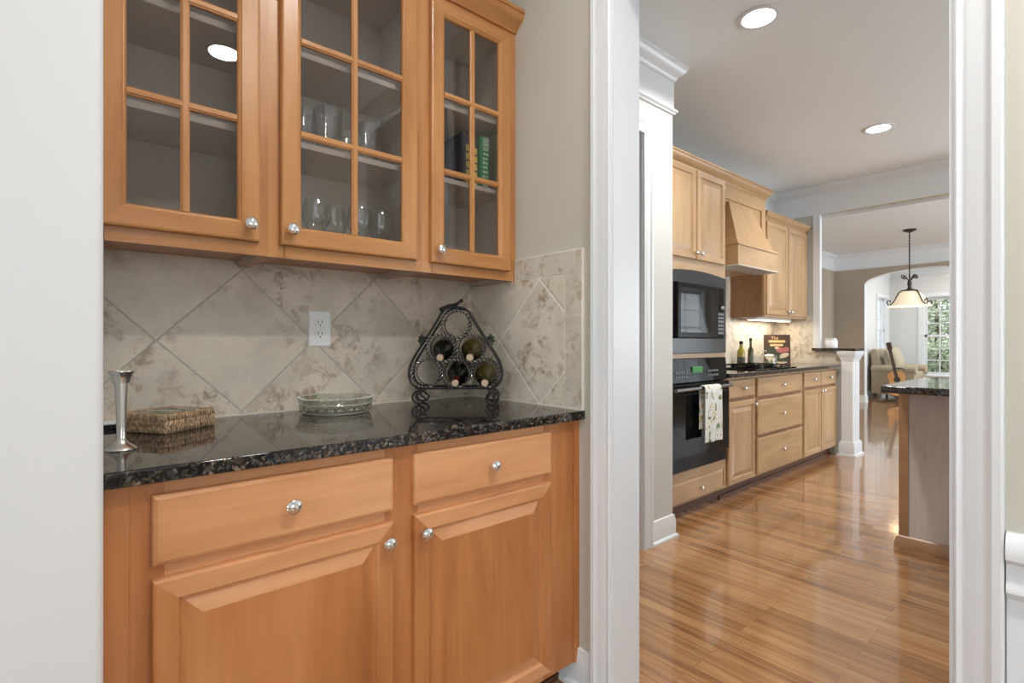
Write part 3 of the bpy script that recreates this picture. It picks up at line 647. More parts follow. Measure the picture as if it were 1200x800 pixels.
# wine rack
ROT = math.atan2(-.646, .763)
RK = (1.035, 1.522, ZC)
t = thing('wine_rack', 'black wrought iron six-ring wine rack with scroll feet in the counter corner', 'wine rack', RK, ROT)
CX0 = .008; RC = [(-.097, .112), (.008, .112), (.113, .112), (-.0445, .202), (.0605, .202), (.008, .288)]
DEPTH = .095
def outer(y):
    pts = []
    ctrl = [(-.125, .060), (-.148, .078), (-.157, .108), (-.150, .145), (-.132, .18), (-.095, .237), (-.06, .294), (-.036, .333), (-.012, .346)]
    c2 = ctrl + [(2*CX0 - x, z) for x, z in ctrl[::-1]]
    n = len(c2)
    for i in range(n-1):
        p0, p1, p2, p3 = c2[max(i-1,0)], c2[i], c2[i+1], c2[min(i+2,n-1)]
        for k in range(5):
            u = k/5; f = lambda a,b,c,d: .5*((2*b)+(-a+c)*u+(2*a-5*b+4*c-d)*u*u+(-a+3*b-3*c+d)*u**3)
            pts.append((f(p0[0],p1[0],p2[0],p3[0]), y, f(p0[1],p1[1],p2[1],p3[1])))
    pts.append((c2[-1][0], y, c2[-1][1])); return pts
mb = MB()
for y in (0, DEPTH):
    mb.tube(outer(y), .0042, 8); mb.tube([(-.135+.0, y, .060), (.151, y, .060)], .0045, 8)
for (x, z) in ((-.155, .10), (.171, .10), (-.095, .237), (.111, .237), (.008, .348), (-.1, .06), (.116, .06)):
    mb.tube([(x, 0, z), (x, DEPTH, z)], .0035, 6)
mb.build('frame', M_iron, t, smooth=50, local=True)
for y in (0, DEPTH):
    for (cx, cz) in RC:
        mb = MB(); n = 96
        for ph in ((0, PI) if y == 0 else (0,)):
            pts = []
            for i in range(n*2):
                a = 2*PI*i/(n*2); tw = 22*a + ph; rr = .0492 + .0020*math.cos(tw)
                pts.append((cx + rr*math.cos(a), y + .0022*math.sin(tw), cz + rr*math.sin(a)))
            mb.tube(pts, .0019, 5, closed=True, m=0 if ph == 0 and y == 0 else 1)
        mb.build('ring', [M_rope, M_iron], t, smooth=60, local=True)
for y in (0, DEPTH):
    for s, cx in ((-1, -.122), (1, .138)):
        mb = MB()
        pts = [(cx + s*.0 + .0225*math.cos(a), y, .0265 + .0225*math.sin(a)) for a in [R(90 - s*(-30) + (-s)*k*14) for k in range(0, 22)]]
        pts += [(cx + .0105*math.cos(a), y, .030 + .0105*math.sin(a)) for a in [R(90 + 30*s + -s*(310+k*16)) for k in range(0, 18)]]
        mb.tube([(cx - s*.012, y, .060)] + pts, .0038, 7); mb.build('foot', M_iron, t, smooth=50, local=True)
mb = MB(); mb.tube([(-.045, .0, .338), (-.02, .02, .352), (.006, .045, .360), (.022, .055, .372)], lambda u: .008-.003*u, 8); mb.lathe([(0,-.008),(.007,-.004),(.008,0),(.007,.004),(0,.008)], (.024, .055, .374), 10); mb.build('handle', M_iron, t, smooth=50, local=True)
M_leaf = plain('dark_green_metal_leaf', (0.025, 0.035, 0.02), 0.45, 0.3)
for (x, z, s) in ((-.118, .232, -1), (.132, .232, 1)):
    mb = MB()
    out = [(0, -.028), (.012, -.022), (.010, -.012), (.022, -.008), (.014, .002), (.018, .014), (.007, .014), (0, .030), (-.007, .014), (-.018, .014), (-.014, .002), (-.022, -.008), (-.010, -.012), (-.012, -.022)]
    mb.prism(out, lambda p: (x+p[0]*.8, .035 + abs(p[0])*.5, z+p[1]*.8), lambda p: (x+p[0]*.7, .040 + abs(p[0])*.5, z+p[1]*.7)); mb.build('leaf', M_leaf, t, local=True)
# bottles in the rack
M_cork = plain('cork_end', (0.62, 0.46, 0.31), 0.6); M_redcap = plain('red_foil_capsule', (0.10, 0.012, 0.012), 0.3, 0.3); M_blkcap = plain('black_foil_capsule', (0.012,0.012,0.012), 0.3, 0.3)
M_bdark = plain('black_green_bottle_glass', (0.006, 0.009, 0.006), 0.04, spec=.6); M_bolive = plain('olive_bottle_glass', (0.055, 0.042, 0.012), 0.05, spec=.6)
M_olvcap = plain('olive_foil_capsule', (0.07, 0.055, 0.02), 0.3, 0.3)
rm = Matrix.Rotation(ROT, 3, 'Z')
def wine(cx, cz, label, gm, cm, tilt=.215, ln=.235):
    tip = Vector((cx, -.018, cz - .0335)); ax = Vector((0, math.cos(tilt), math.sin(tilt)))
    b = thing('wine_bottle', label, 'bottle', tuple(rm @ tip + Vector(RK)), 0, 'bottles in the wine rack')
    q = (rm @ ax).to_track_quat('Z', 'Y'); b.rotation_mode = 'QUATERNION'; b.rotation_quaternion = q
    k = ln/.235
    m_ = MB(); m_.lathe([(0, .004), (.0118, .004), (.0118, .07*k), (.0145, .076*k), (.029, .092*k), (.038, .106*k), (.0405, .118*k), (.0405, .228*k), (.037, .235*k), (0, .233*k)], (0,0,0), 28); m_.build('glass_body', gm, b, smooth=40, local=True)
    m_ = MB(); m_.lathe([(.0119, .002), (.0133, .003), (.0133, .016), (.0126, .018), (.0126, .055), (.0122, .055), (.0119, .05)], (0,0,0), 24); m_.build('capsule', cm, b, smooth=40, local=True)
    m_ = MB(); m_.lathe([(0, 0), (.0118, 0), (.0125, .002), (.0118, .006), (0, .006)], (0,0,0), 24); m_.build('cork', M_cork, b, smooth=40, local=True)
wine(-.0445, .202, 'black wine bottle in the upper left ring of the rack', M_bdark, M_blkcap)
wine(.0605, .202, 'olive-brown wine bottle in the upper right ring of the rack', M_bolive, M_olvcap)
wine(.008, .112, 'black wine bottle with dark red neck foil in the bottom middle ring', M_bdark, M_redcap)
wine(.113, .112, 'olive-brown wine bottle in the bottom right ring of the rack', M_bolive, M_olvcap, ln=.205)

# --- glassware and books behind the cabinet glass
def tumbler(x, y, z, r, h, label, facet=0):
    mb = MB(); rad = (lambda a, zz, rr: 1 + .03*math.cos(facet*a)) if facet else None
    mb.lathe([(0, 0), (r*.86, 0), (r*.88, .003), (r*.93, h*.4), (r, h), (r-.0018, h), (r*.93-.003, h*.4), (r*.85-.002, .012), (0, .011)], (x, y, z), 32, rad=rad)
    tag(mb.build('tumbler', M_etched, smooth=40), label, 'glass', 'tumblers on the cabinet shelf')
SZ = 1.7061
tumbler(.528, 1.555, SZ, .030, .118, 'smaller clear ribbed tumbler, leftmost on the middle shelf of the glass cabinet', 16)
tumbler(.592, 1.535, SZ, .041, .128, 'large clear tumbler with wavy pattern, left of the muntin on the middle shelf', 9)
tumbler(.672, 1.575, SZ, .030, .090, 'short clear tumbler half hidden by the muntin on the middle shelf', 16)
tumbler(.725, 1.545, SZ, .036, .122, 'clear tumbler with wavy pattern, rightmost on the middle shelf', 9)
def goblet(x, y, label):
    mb = MB(); z = 1.4021
    mb.lathe([(0, 0), (.033, 0), (.033, .002), (.012, .006), (.0045, .012), (.004, .055), (.010, .060), (.026, .072), (.038, .095), (.040, .115), (.036, .145), (.032, .165), (.0305, .165), (.0345, .145), (.0385, .115), (.0365, .095), (.025, .074), (.008, .063), (0, .062)], (x, y, z), 32)
    tag(mb.build('wine_glass', M_wine, smooth=50), label, 'wine glass', 'wine glasses on the cabinet floor')
goblet(.560, 1.545, 'clear wine glass, leftmost at the bottom of the middle glass cabinet')
goblet(.640, 1.610, 'clear wine glass behind the muntin at the bottom of the glass cabinet')
goblet(.695, 1.540, 'clear wine glass just right of the muntin in the bottom row')
goblet(.775, 1.560, 'clear wine glass, rightmost at the bottom of the middle glass cabinet')
M_navy = plain('navy_book_cloth', (0.015, 0.018, 0.05), 0.5); M_yel = plain('yellow_spine_label', (0.62, 0.47, 0.10), 0.5); M_green = plain('green_book_cloth', (0.015, 0.20, 0.075), 0.45); M_page = plain('book_pages', (0.75, 0.70, 0.6), 0.8); M_pale = plain('pale_spine_print', (0.62, 0.68, 0.55), 0.5)
def book(x0, x1, z0, h, y0, dep, label, cm, marks):
    t = thing('book', label, 'book', ((x0+x1)/2, y0+dep/2, z0), group='books in the glass cabinet')
    mb = MB(); mb.loops([[(x0+i, y, z0), (x1-i, y, z0), (x1-i, y, z0+h), (x0+i, y, z0+h)] for i, y in ((.004, y0), (0, y0+.004), (0, y0+dep))]); mb.build('cover', cm, t)
    mb = MB(); mb.box((x0+.003, y0+.006, z0+.003), (x1-.003, y0+dep+.0005, z0+h+.0008)); mb.build('pages', M_page, t)
    mb = MB()
    for (a, b, c, d) in marks: mb.box((x0+(x1-x0)*a, y0-.0008, z0+h*c), (x0+(x1-x0)*b, y0+.0005, z0+h*d))
    return t, mb
t, mb = book(1.083, 1.112, SZ, .196, 1.520, .15, 'navy book with yellow spine labels, left of the muntin in the corner cabinet', M_navy, [(.22, .86, .02+.155*k, .14+.155*k) for k in range(5)]); mb.build('spine_label', M_yel, t)
t, mb = book(1.113, 1.142, SZ, .188, 1.520, .15, 'navy book with yellow labels, right of the muntin beside the green book', M_navy, [(.30, .92, .02+.155*k, .14+.155*k) for k in range(5)]); mb.build('spine_label', M_yel, t)
mk = [(.15, .9, .80, .815), (.15, .9, .985, .995)]
for k in range(9):
    for q in range(2): mk.append((.18+.3*q+random.uniform(0, .1), .40+.3*q+random.uniform(0, .1), .06+.085*k, .10+.085*k+random.uniform(-.01, .015)))
for k in range(3): mk.append((.2, .85, .84+.045*k, .865+.045*k))
t, mb = book(1.158, 1.199, SZ, .196, 1.520, .15, 'green book with pale lettering on its spine, rightmost in the corner cabinet', M_green, mk); mb.build('spine_print', M_pale, t)

# ------------------------------------------------------------------ ceiling lights
def can(x, y, label, power, z=H, col=(1.0, 0.97, 0.93)):
    t = thing('recessed_light', label, 'ceiling light', (x, y, z), group='recessed ceiling lights')
    mb = MB(); mb.lathe([(.075, -.001), (.098, -.001), (.098, -.005), (.088, -.009), (.076, -.007), (.075, -.001)], (x, y, z), 40); mb.build('trim_ring', M_trim, t, smooth=40)
    mb = MB(); mb.lathe([(0, -.0015), (.076, -.0015), (.076, -.006), (0, -.0055)], (x, y, z), 40); mb.build('diffuser', M_bulb, t)
    l = area('bulb_light', (x, y, z-.012), (0, 0, -1), .15, .15, power, col, 'DISK', spread=2.5); l.parent = t; l.location = (0, 0, -.012)
can(2.58, 1.13, 'recessed ceiling light nearer the doorway in the kitchen', 17)
can(4.60, 1.13, 'recessed ceiling light farther back in the kitchen, near the header', 17)
can(.65, -.27, 'recessed pantry ceiling light mirrored in the left cabinet glass', 15)

# ------------------------------------------------------------------ kitchen
YK = 1.79; YKF = 1.809; YKB = 2.419
KM = [M_kv, M_kh]
# tall oven cabinet (hollow), face frame at YKF, doors at YK
t = thing('oven_cabinet', 'tall light wooden oven cabinet with two top doors and a bottom drawer', 'cabinet', (3.13, YKB, 0))
x0, x1 = 2.682, 3.586
c = MB(); c.box((x0, YKF+.02, .10), (x0+.018, YKB, 2.295)); c.box((x1-.018, YKF+.02, .10), (x1, YKB, 2.295)); c.box((x0+.018, YKB-.01, .10), (x1-.018, YKB, 2.295))
for z in (.10, .270, 1.036, 1.625, 2.277): c.box((x0+.018, YKF+.02, z), (x1-.018, YKB-.01, z+.018))
c.build('carcass', M_kv, t)
f = MB(); f.box((x0, YKF, .085), (2.775, YKF+.02, 2.295), 0); f.box((3.570, YKF, .085), (x1, YKF+.02, 2.295), 0)
for z0, z1 in ((.085, .11), (.225, .298), (1.030, 1.060), (2.262, 2.295)): f.box((2.775, YKF, z0), (3.570, YKF+.02, z1), 1)
arcp = [(2.775, 1.70), (2.775, 1.590)] + [(2.775+.795*i/16, 1.590+.024*math.sin(PI*i/16)) for i in range(1, 16)] + [(3.570, 1.590), (3.570, 1.70)]
f.prism(arcp, lambda p: (p[0], YKF, p[1]), lambda p: (p[0], YKF+.02, p[1]), 1)
f.box((3.158, YKF, 1.70), (3.178, YKF+.02, 2.262), 0)
f.build('face_frame', KM, t)
for a, b, kx in ((2.782, 3.160, 3.137), (3.176, 3.555, 3.20)):
    d = panel(a, b, 1.685, 2.285, YK, RAISED).build('door', KM, t); knob(d, kx, 1.728, YK, M_nickel)
d = panel(2.782, 3.525, .098, .232, YK, SLAB, True).build('drawer', KM, t); knob(d, 3.20, .165, YK, M_nickel)
c = MB(); c.box((x0, 1.862, 0), (x1, 1.875, .10)); c.build('toe_kick', M_toe, t)
CK = [(0, -.05), (.006, -.05), (.010, -.040), (.020, -.034), (.034, -.022), (.044, -.010), (.048, .0), (.054, .002), (.054, .014), (0, .014)]
c = MB(); sweep_mitre(c, [(d, 2.332+z) for d, z in CK], [(x0, YKF), (x1, YKF), (x1, 2.012)], [(0,-1), (1,-1), (1,0)]); c.box((x0, YKF+.001, 2.296), (x1-.001, YKB, 2.344)); c.build('crown_molding', M_kh, t, smooth=35)
# microwave
t = thing('microwave', 'black built-in microwave with charcoal trim panel above the oven', 'microwave', (3.17, 2.1, 1.062))
mb = MB(); mb.box((2.72, 1.835, 1.064), (3.56, 2.30, 1.585)); mb.build('body', M_blackp, t)
mb = MB()
poly = [(2.776, 1.062), (3.569, 1.062), (3.569, 1.588)] + [(3.569-.793*i/16, 1.588+.024*math.sin(PI*i/16)) for i in range(1, 16)] + [(2.776, 1.588)]
mb.prism(poly, lambda p: (p[0], YKF-.016, p[1]), lambda p: (p[0], YKF+.012, p[1])); mb.build('trim_kit', M_mwtrim, t, bevel=.003)
mb = MB(); mb.loops([rect(2.895, 3.495, 1.160, 1.520, YKF-.016-q, i) for i, q in ((0, 0), (0, .018), (.008, .026))]); dr = mb.build('door', M_blackp, t)
mb = MB(); mb.loops([rect(2.93, 3.365, 1.195, 1.485, YKF-.0425-q, i) for i, q in ((0, 0), (.003, .0012))]); mb.build('window', plain('mirror_dark_glass', (.008, .008, .008), .03, spec=.7), dr)
mb = MB(); mb.loops([rect(3.395, 3.485, 1.172, 1.508, YKF-.0425-q, i) for i, q in ((0, 0), (.002, .0012))]); cp = mb.build('control_panel', M_black, t)
M_btn = plain('grey_button_print', (0.16, 0.165, 0.17), 0.4)
mb = MB()
for r_ in range(6):
    for c_ in range(3): mb.box((3.405+c_*.026, YKF-.0445, 1.19+r_*.026), (3.425+c_*.026, YKF-.0436, 1.208+r_*.026))
mb.build('keypad', M_btn, cp)
mb = MB(); mb.lathe([(.014, 0), (.014, .014), (.011, .018), (0, .018)], (3.447, YKF-.0436, 1.372), 20, Matrix.Rotation(PI/2, 3, 'X')); mb.build('dial', M_chrome, cp, smooth=40)
# wall oven
t = thing('wall_oven', 'black built-in wall oven with towel bar handle below the microwave', 'oven', (3.17, 2.1, .30))
mb = MB(); mb.box((2.72, 1.835, .305), (3.56, 2.36, 1.025)); mb.build('body', M_blackp, t)
mb = MB(); mb.loops([[(2.776, YKF+.012, z0) if False else (xx, yy, zz) for (xx, yy, zz) in ((2.776, y, .872), (3.569, y, .872), (3.569, y2, 1.028), (2.776, y2, 1.028))] for (y, y2) in ((YKF+.012, YKF+.012), (YKF-.026, YKF-.014))]); cp = mb.build('control_panel', M_black, t, bevel=.003)
mb = MB(); mb.box((3.10, YKF-.0285, .935), (3.22, YKF-.015, .975)); mb.build('display', emit('green_clock_display', (0.03, 0.16, 0.03), 0.35), cp)
for bx0 in (2.90, 3.30):
    mb = MB()
    for k in range(5):
        for r_ in range(2): mb.box((bx0+.03*k, YKF-.0265, .905+.03*r_), (bx0+.017+.03*k, YKF-.016, .917+.03*r_))
    mb.build('keypad', M_btn, cp)
mb = MB(); mb.box((2.776, YKF-.040, .385), (3.569, YKF+.012, .866)); dr = mb.build('door', M_blackp, t, bevel=.004)
mb = MB(); mb.loops([rect(2.79, 3.555, .40, .80, YKF-.040-q, i) for i, q in ((0, 0), (.003, .0025))]); mb.build('window', M_black, dr)
mb = MB(); mb.tube([(2.80, 1.722, .838), (3.50, 1.722, .838)], .0125, 14); 
for xx in (2.83, 3.475): mb.tube([(xx, 1.722, .838), (xx, YKF-.039, .838)], .009, 10)
mb.build('handle', plain('dark_steel_handle', (0.25, 0.25, 0.26), 0.22, 1.0), dr, smooth=40)
mb = MB(); mb.box((2.776, YKF-.020, .302), (3.569, YKF+.012, .380))
for k in range(3): mb.box((2.80, YKF-.024, .315+.02*k), (3.545, YKF-.018, .324+.02*k))
mb.build('vent_strip', M_blackp, t)
# towel
def mat_towel():
    m, nt, b = nodes('botanical_towel_cloth'); L = nt.links.new
    tc = N(nt, 'ShaderNodeTexCoord'); mp = N(nt, 'ShaderNodeMapping'); mp.inputs['Scale'].default_value = (1, 1, .55); L(tc.outputs['Object'], mp.inputs[0])
    n = N(nt, 'ShaderNodeTexNoise', Scale=16.0, Detail=1.5, Distortion=2.2); L(mp.outputs[0], n.inputs['Vector'])
    r = ramp(nt, [(.0, (.08,.13,.04)), (.34, (.16,.23,.08)), (.40, (.80,.80,.77)), (.60, (.80,.80,.77)), (.66, (.60,.36,.05)), (.72, (.45,.47,.16))]); L(n.outputs['Fac'], r.inputs['Fac'])
    L(r.outputs['Color'], b.inputs['Base Color']); b.inputs['Roughness'].default_value = .9; return m
mb = MB(); n = 14; rows_ = []
path = [(1.705, .486)] + [(1.704, .486+.33*k/6) for k in range(1, 7)] + [(1.706, .842), (1.714, .853), (1.724, .8565), (1.733, .852), (1.739, .842)] + [(1.740, .82-.25*k/5) for k in range(6)]
for th in (0, .004):
    for (yy, zz) in path:
        front = yy < 1.722
        fold = lambda u: .006*math.sin(u*11 + (0 if front else 2)) * (1 if zz < .83 else .2)
        s_ = -1 if front else 1
        rows_.append([(3.105 + .205*(i/n) + .03*(.842-min(zz,.842))*(i/n-.3), yy + (fold(i/n)-.006 if front else 0) + (th if yy < 1.722 else -th)*0.9 + (-.003 if front else 0), zz + (-th if .845 < zz else 0)) for i in range(n+1)])
k = len(path)
LP = [[p for p in rows_[j]] + [q for q in rows_[k+j][::-1]] for j in range(k)]
mb.loops(LP); tag(mb.build('dish_towel', mat_towel(), smooth=60), 'white dish towel with green leaf and yellow fruit print over the oven handle', 'towel')

# base cabinets
def kbase(label, x0, x1, fronts, end=False):
    t = thing('kitchen_base_cabinet', label, 'cabinet', ((x0+x1)/2, YKB, 0), group='kitchen base cabinets')
    c = MB(); c.box((x0, YKF+.002, .085), (x1, YKB, .878)); c.build('carcass', M_kdark, t)
    f = MB(); f.box((x0, YKF, .085), (x0+.012, YKF+.002, .878)); f.box((x1-.012, YKF, .085), (x1, YKF+.002, .878)); f.box((x0+.012, YKF, .085), (x1-.012, YKF+.002, .10), 1); f.box((x0+.012, YKF, .862), (x1-.012, YKF+.002, .878), 1)
    f.build('face_frame', KM, t)
    c = MB(); c.box((x0, 1.862, 0), (x1, 1.875, .085)); c.box((x0, 1.85, 0), (x1, 1.862, .018)); c.build('toe_kick', M_toe, t)
    for (kind, a, b, z0, z1, kx, kz) in fronts:
        d = panel(a, b, z0, z1, YK, RAISED if kind == 'door' else SLAB, kind == 'drawer').build(kind, KM, t); knob(d, kx, kz, YK, M_nickel)
kbase('narrow kitchen base cabinet with one drawer over one door, next to the ovens', 3.588, 4.056, [('drawer', 3.610, 4.030, .722, .856, 3.83, .79), ('door', 3.610, 4.030, .095, .698, 4.005, .660)])
kbase('wide kitchen base cabinet with three stacked drawers, under the cooktop', 4.058, 5.000, [('drawer', 4.080, 4.975, .705, .856, 4.53, .78), ('drawer', 4.080, 4.975, .405, .678, 4.53, .545), ('drawer', 4.080, 4.975, .100, .380, 4.53, .245)])
kbase('kitchen base cabinet with two small drawers over two doors, beside the half wall', 5.002, RX-.034, [('drawer', 5.025, 5.425, .722, .856, 5.225, .79), ('drawer', 5.445, 5.845, .722, .856, 5.645, .79), ('door', 5.025, 5.425, .095, .698, 5.40, .672), ('door', 5.445, 5.845, .095, .698, 5.47, .672)])
ZK = .909
mb = MB(); mb.box((3.587, 1.762, .879), (RX-.033, YKB-.0005, ZK))
tag(mb.build('kitchen_countertop', M_granite, bevel=.003), 'long dark granite countertop over the kitchen base cabinets', 'countertop')
mb = MB(); mb.box((3.588, YKB-.009, ZK+.001), (RX, 2.4195, 1.74)); struct(mb.build('backsplash_kitchen', M_tile_kit))
mb = MB(); mb.box((RX-.009, 1.757, ZK+.001), (RX, YKB-.0095, 1.045)); mb.box((RX-.009, 2.021, 1.045), (RX, YKB-.0095, 1.40)); struct(mb.build('backsplash_return', M_tile_kit2))
mb = MB(); mb.box((RX-.06, 1.62, 1.046), (6.11, 2.015, 1.072)); tag(mb.build('bar_ledge', M_granite, bevel=.003), 'narrow dark granite ledge on top of the half wall', 'ledge')
# cooktop
t = thing('cooktop', 'black gas cooktop set into the kitchen counter', 'cooktop', (4.55, 2.08, ZK))
mb = MB(); mb.box((4.12, 1.83, ZK+.0005), (4.95, 2.32, ZK+.008)); mb.build('glass_top', M_black, t, bevel=.003)
for gx in (4.58, 4.84):
    mb = MB()
    for yy in (1.96, 2.06, 2.16, 2.26): mb.box((gx-.10, yy-.005, ZK+.020), (gx+.10, yy+.005, ZK+.029))
    for xx in (-.10, 0, .10): mb.box((gx+xx-.005, 1.955, ZK+.020), (gx+xx+.005, 2.265, ZK+.029))
    for xx in (-.10, .10):
        for yy in (1.96, 2.26): mb.box((gx+xx-.006, yy-.006, ZK+.008), (gx+xx+.006, yy+.006, ZK+.020))
    mb.build('grate', M_blackp, t)
    for yy in (2.01, 2.21):
        mb = MB(); mb.lathe([(.045, 0), (.045, .006), (.03, .0085), (.03, .0105), (0, .011)], (gx, yy, ZK+.008), 24); mb.build('burner', M_blackp, t, smooth=40)
# hood
t = thing('range_hood', 'light wooden range hood with tapered chimney and box skirt above the cooktop', 'range hood', (4.2, YKB, 1.73))
HX0, HX1, HY = 3.588, 4.75, 2.02
mb = MB(); mb.box((HX0, HY, 2.30), (HX1, HY+.02, 2.44), 1); mb.box((HX0, HY, 1.93), (HX0+.075, HY+.02, 2.30), 0); mb.box((HX1-.075, HY, 1.93), (HX1, HY+.02, 2.30), 0)
mb.box((HX0+.075, HY+.012, 1.90), (HX1-.075, HY+.02, 2.30), 0); mb.box((HX1-.02, HY+.02, 1.90), (HX1, YKB, 2.44), 0); mb.box((HX0, HY+.02, 2.42), (HX1-.02, YKB, 2.44), 0)
mb.build('back_panel', KM, t)
mb = MB(); sweep_mitre(mb, [(d, 2.475+z*1.3) for d, z in CK], [(HX0, HY), (HX1, HY), (HX1, YKB)], [(0,-1), (1,-1), (1,0)]); mb.box((HX0, HY+.001, 2.441), (HX1-.001, YKB, 2.49)); mb.build('crown_molding', M_kh, t, smooth=35)
mb = MB(); b0 = [(3.905, 1.868, 1.898), (4.560, 1.868, 1.898), (4.560, HY+.012, 1.898), (3.905, HY+.012, 1.898)]; b1 = [(4.045, HY-.012, 2.275), (4.440, HY-.012, 2.275), (4.440, HY+.012, 2.275), (4.045, HY+.012, 2.275)]
mb.loops([b0, b1]); mb.build('chimney', M_kv, t)
mb = MB(); mb.box((3.873, 1.85, 1.732), (4.590, HY+.011, 1.885), faces_m=[2, 0, 1, 0, 0, 0]); mb.box((3.865, 1.842, 1.885), (4.598, HY+.011, 1.898), 1); mb.box((3.865, 1.842, 1.724), (4.598, HY+.011, 1.733), 2)
mb.box((3.873, HY+.011, 1.732), (4.590, YKB-.01, 1.90), 0)
mb.build('skirt', [M_kv, M_kh, plain('hood_liner_grey', (0.55, 0.52, 0.48), 0.5)], t)
# upper cabinet right of hood
t = thing('kitchen_wall_cabinet', 'light wooden two-door wall cabinet right of the range hood', 'cabinet', (5.37, YKB, 1.37))
UX0, UX1, UY = 4.885, 5.888, 2.085
mb = MB(); mb.box((UX0, UY+.02, 1.372), (UX1, YKB-.0105, 2.30)); mb.build('carcass', M_kdark, t)
f = MB(); f.box((UX0, UY, 1.372), (UX1, UY+.02, 2.30)); f.build('face_frame', M_kv, t)
for a, b, kx in ((4.905, 5.372, 5.345), (5.392, 5.862, 5.42)):
    d = panel(a, b, 1.392, 2.26, UY-.019, RAISED).build('door', KM, t); knob(d, kx, 1.43, UY-.019, M_nickel)
mb = MB(); sweep_mitre(mb, [(d, 2.325+z) for d, z in CK], [(UX0, YKB), (UX0, UY), (UX1, UY)], [(-1,0), (-1,-1), (0,-1)]); mb.box((UX0+.001, UY+.001, 2.301), (UX1, YKB-.001, 2.337)); mb.build('crown_molding', M_kh, t, smooth=35)
t = thing('under_cabinet_light', 'slim lit lamp under the wall cabinet above the kitchen counter', 'light', (5.35, 2.25, 1.37))
mb = MB(); mb.box((4.99, 2.20, 1.351), (5.80, 2.30, 1.3715)); mb.build('housing', M_plastic, t)
mb = MB(); mb.box((5.00, 2.207, 1.348), (5.79, 2.293, 1.3508)); mb.build('diffuser', emit('warm_strip', (1.0, 0.80, 0.52), 5.0), t)
l = area('strip_light', (5.35, 2.25, 1.344), (0, 0.0, -1), .78, .08, 3.2, (1.0, 0.86, 0.66)); l.parent = t; l.location = (0, 0, -.026)
# bottles on the counter
def oil(x, y, r, h, neck, label, gm, cap):
    t = thing('oil_bottle', label, 'bottle', (x, y, ZK), group='bottles on the kitchen counter')
    mb = MB(); mb.lathe([(0, .0005), (r*.95, .0005), (r, .004), (r, neck), (r*.8, neck+.02), (r*.42, neck+.04), (r*.4, h-.03), (r*.4, h-.028), (0, h-.028)], (x, y, ZK), 24); mb.build('glass_body', gm, t, smooth=40)
    mb = MB(); mb.lathe([(0, h-.030), (r*.5, h-.030), (r*.5, h-.002), (r*.42, h), (0, h)], (x, y, ZK), 20); mb.build('cap', M_blackp, t, smooth=40)
    mb = MB(); mb.lathe([(r+.0004, .02), (r+.001, .02), (r+.001, neck*.62), (r+.0004, neck*.62)], (x, y, ZK), 24); mb.build('paper_label', cap, t, smooth=40)
M_oilg = plain('yellow_green_oil_glass', (0.30, 0.24, 0.03), 0.06); M_oild = plain('dark_green_oil_glass', (0.045, 0.045, 0.012), 0.06)
oil(4.95, 2.335, .036, .235, .13, 'yellow-green olive oil bottle, left of the two on the kitchen counter', M_oilg, plain('dark_green_label', (0.06, 0.06, 0.035), 0.6))
oil(5.12, 2.32, .027, .265, .14, 'slim dark green bottle, right of the two on the kitchen counter', M_oild, plain('grey_label', (0.10, 0.10, 0.08), 0.6))
# glass cloche
t = thing('glass_cloche', 'clear glass cake dome with ball knob in front of the cookbook', 'cake dome', (5.08, 2.165, ZK))
CX_, CY_ = 5.08, 2.165
mb = MB(); mb.lathe([(0, .0005), (.06, .0005), (.05, .012), (.12, .018), (.122, .022), (0, .022)], (CX_, CY_, ZK), 36); mb.build('plate', M_ware, t, smooth=40)
mb = MB(); mb.lathe([(.108, .0225), (.108, .08), (.100, .100), (.070, .112), (.012, .117), (.008, .122), (.016, .130), (.014, .142), (0, .147), (0, .1135), (.068, .109), (.097, .097), (.105, .08), (.105, .0225)], (CX_, CY_, ZK), 36); mb.build('dome', M_ware, t, smooth=40)
# cookbook on its stand
M_cov = plain('dark_brown_cover', (0.065, 0.034, 0.024), 0.35); M_gold = plain('pale_gold_title', (0.72, 0.50, 0.20), 0.5)
M_pink = plain('pink_food_print', (0.42, 0.13, 0.12), 0.5); M_grn = plain('dark_green_food_print', (0.04, 0.05, 0.025), 0.5); M_crm = plain('cream_food_print', (0.60, 0.48, 0.33), 0.5); M_olvp = plain('olive_food_print', (0.16, 0.14, 0.04), 0.5)
t = thing('cookbook', 'dark cookbook with pale gold title and food picture standing on the kitchen counter', 'book', (5.44, 2.20, ZK), math.atan2(-.93, .37) + R(6))
# local: x along width, -y towards the viewer
lean = .12
def LB(x, y, z): return (x, y + z*lean, z)
def lbox(mb, x0, x1, y0, y1, z0, z1, m=0):
    P = [LB(x0,y0,z0),LB(x1,y0,z0),LB(x1,y1,z0),LB(x0,y1,z0),LB(x0,y0,z1),LB(x1,y0,z1),LB(x1,y1,z1),LB(x0,y1,z1)]
    mb.add(P, [(0,3,2,1),(4,5,6,7),(0,1,5,4),(1,2,6,5),(2,3,7,6),(3,0,4,7)], m)
mb = MB(); lbox(mb, -.12, .12, -.028, -.024, 0, .300); lbox(mb, -.12, .12, 0, .004, 0, .300); lbox(mb, -.12, -.117, -.024, 0, 0, .300); cv = mb.build('cover', M_cov, t, local=True)
mb = MB(); lbox(mb, -.115, .114, -.0235, -.0005, .004, .296); mb.build('pages', M_page, t, local=True)
def ell(mb, cx, cz, rx, rz, m, a=0):
    pl = [(cx + rx*math.cos(q)*math.cos(a) - rz*math.sin(q)*math.sin(a), cz + rx*math.cos(q)*math.sin(a) + rz*math.sin(q)*math.cos(a)) for q in [2*PI*k/18 for k in range(18)]]
    mb.prism(pl, lambda p: LB(p[0], -.0281, p[1]), lambda p: LB(p[0], -.0287, p[1]), m)
mb = MB()
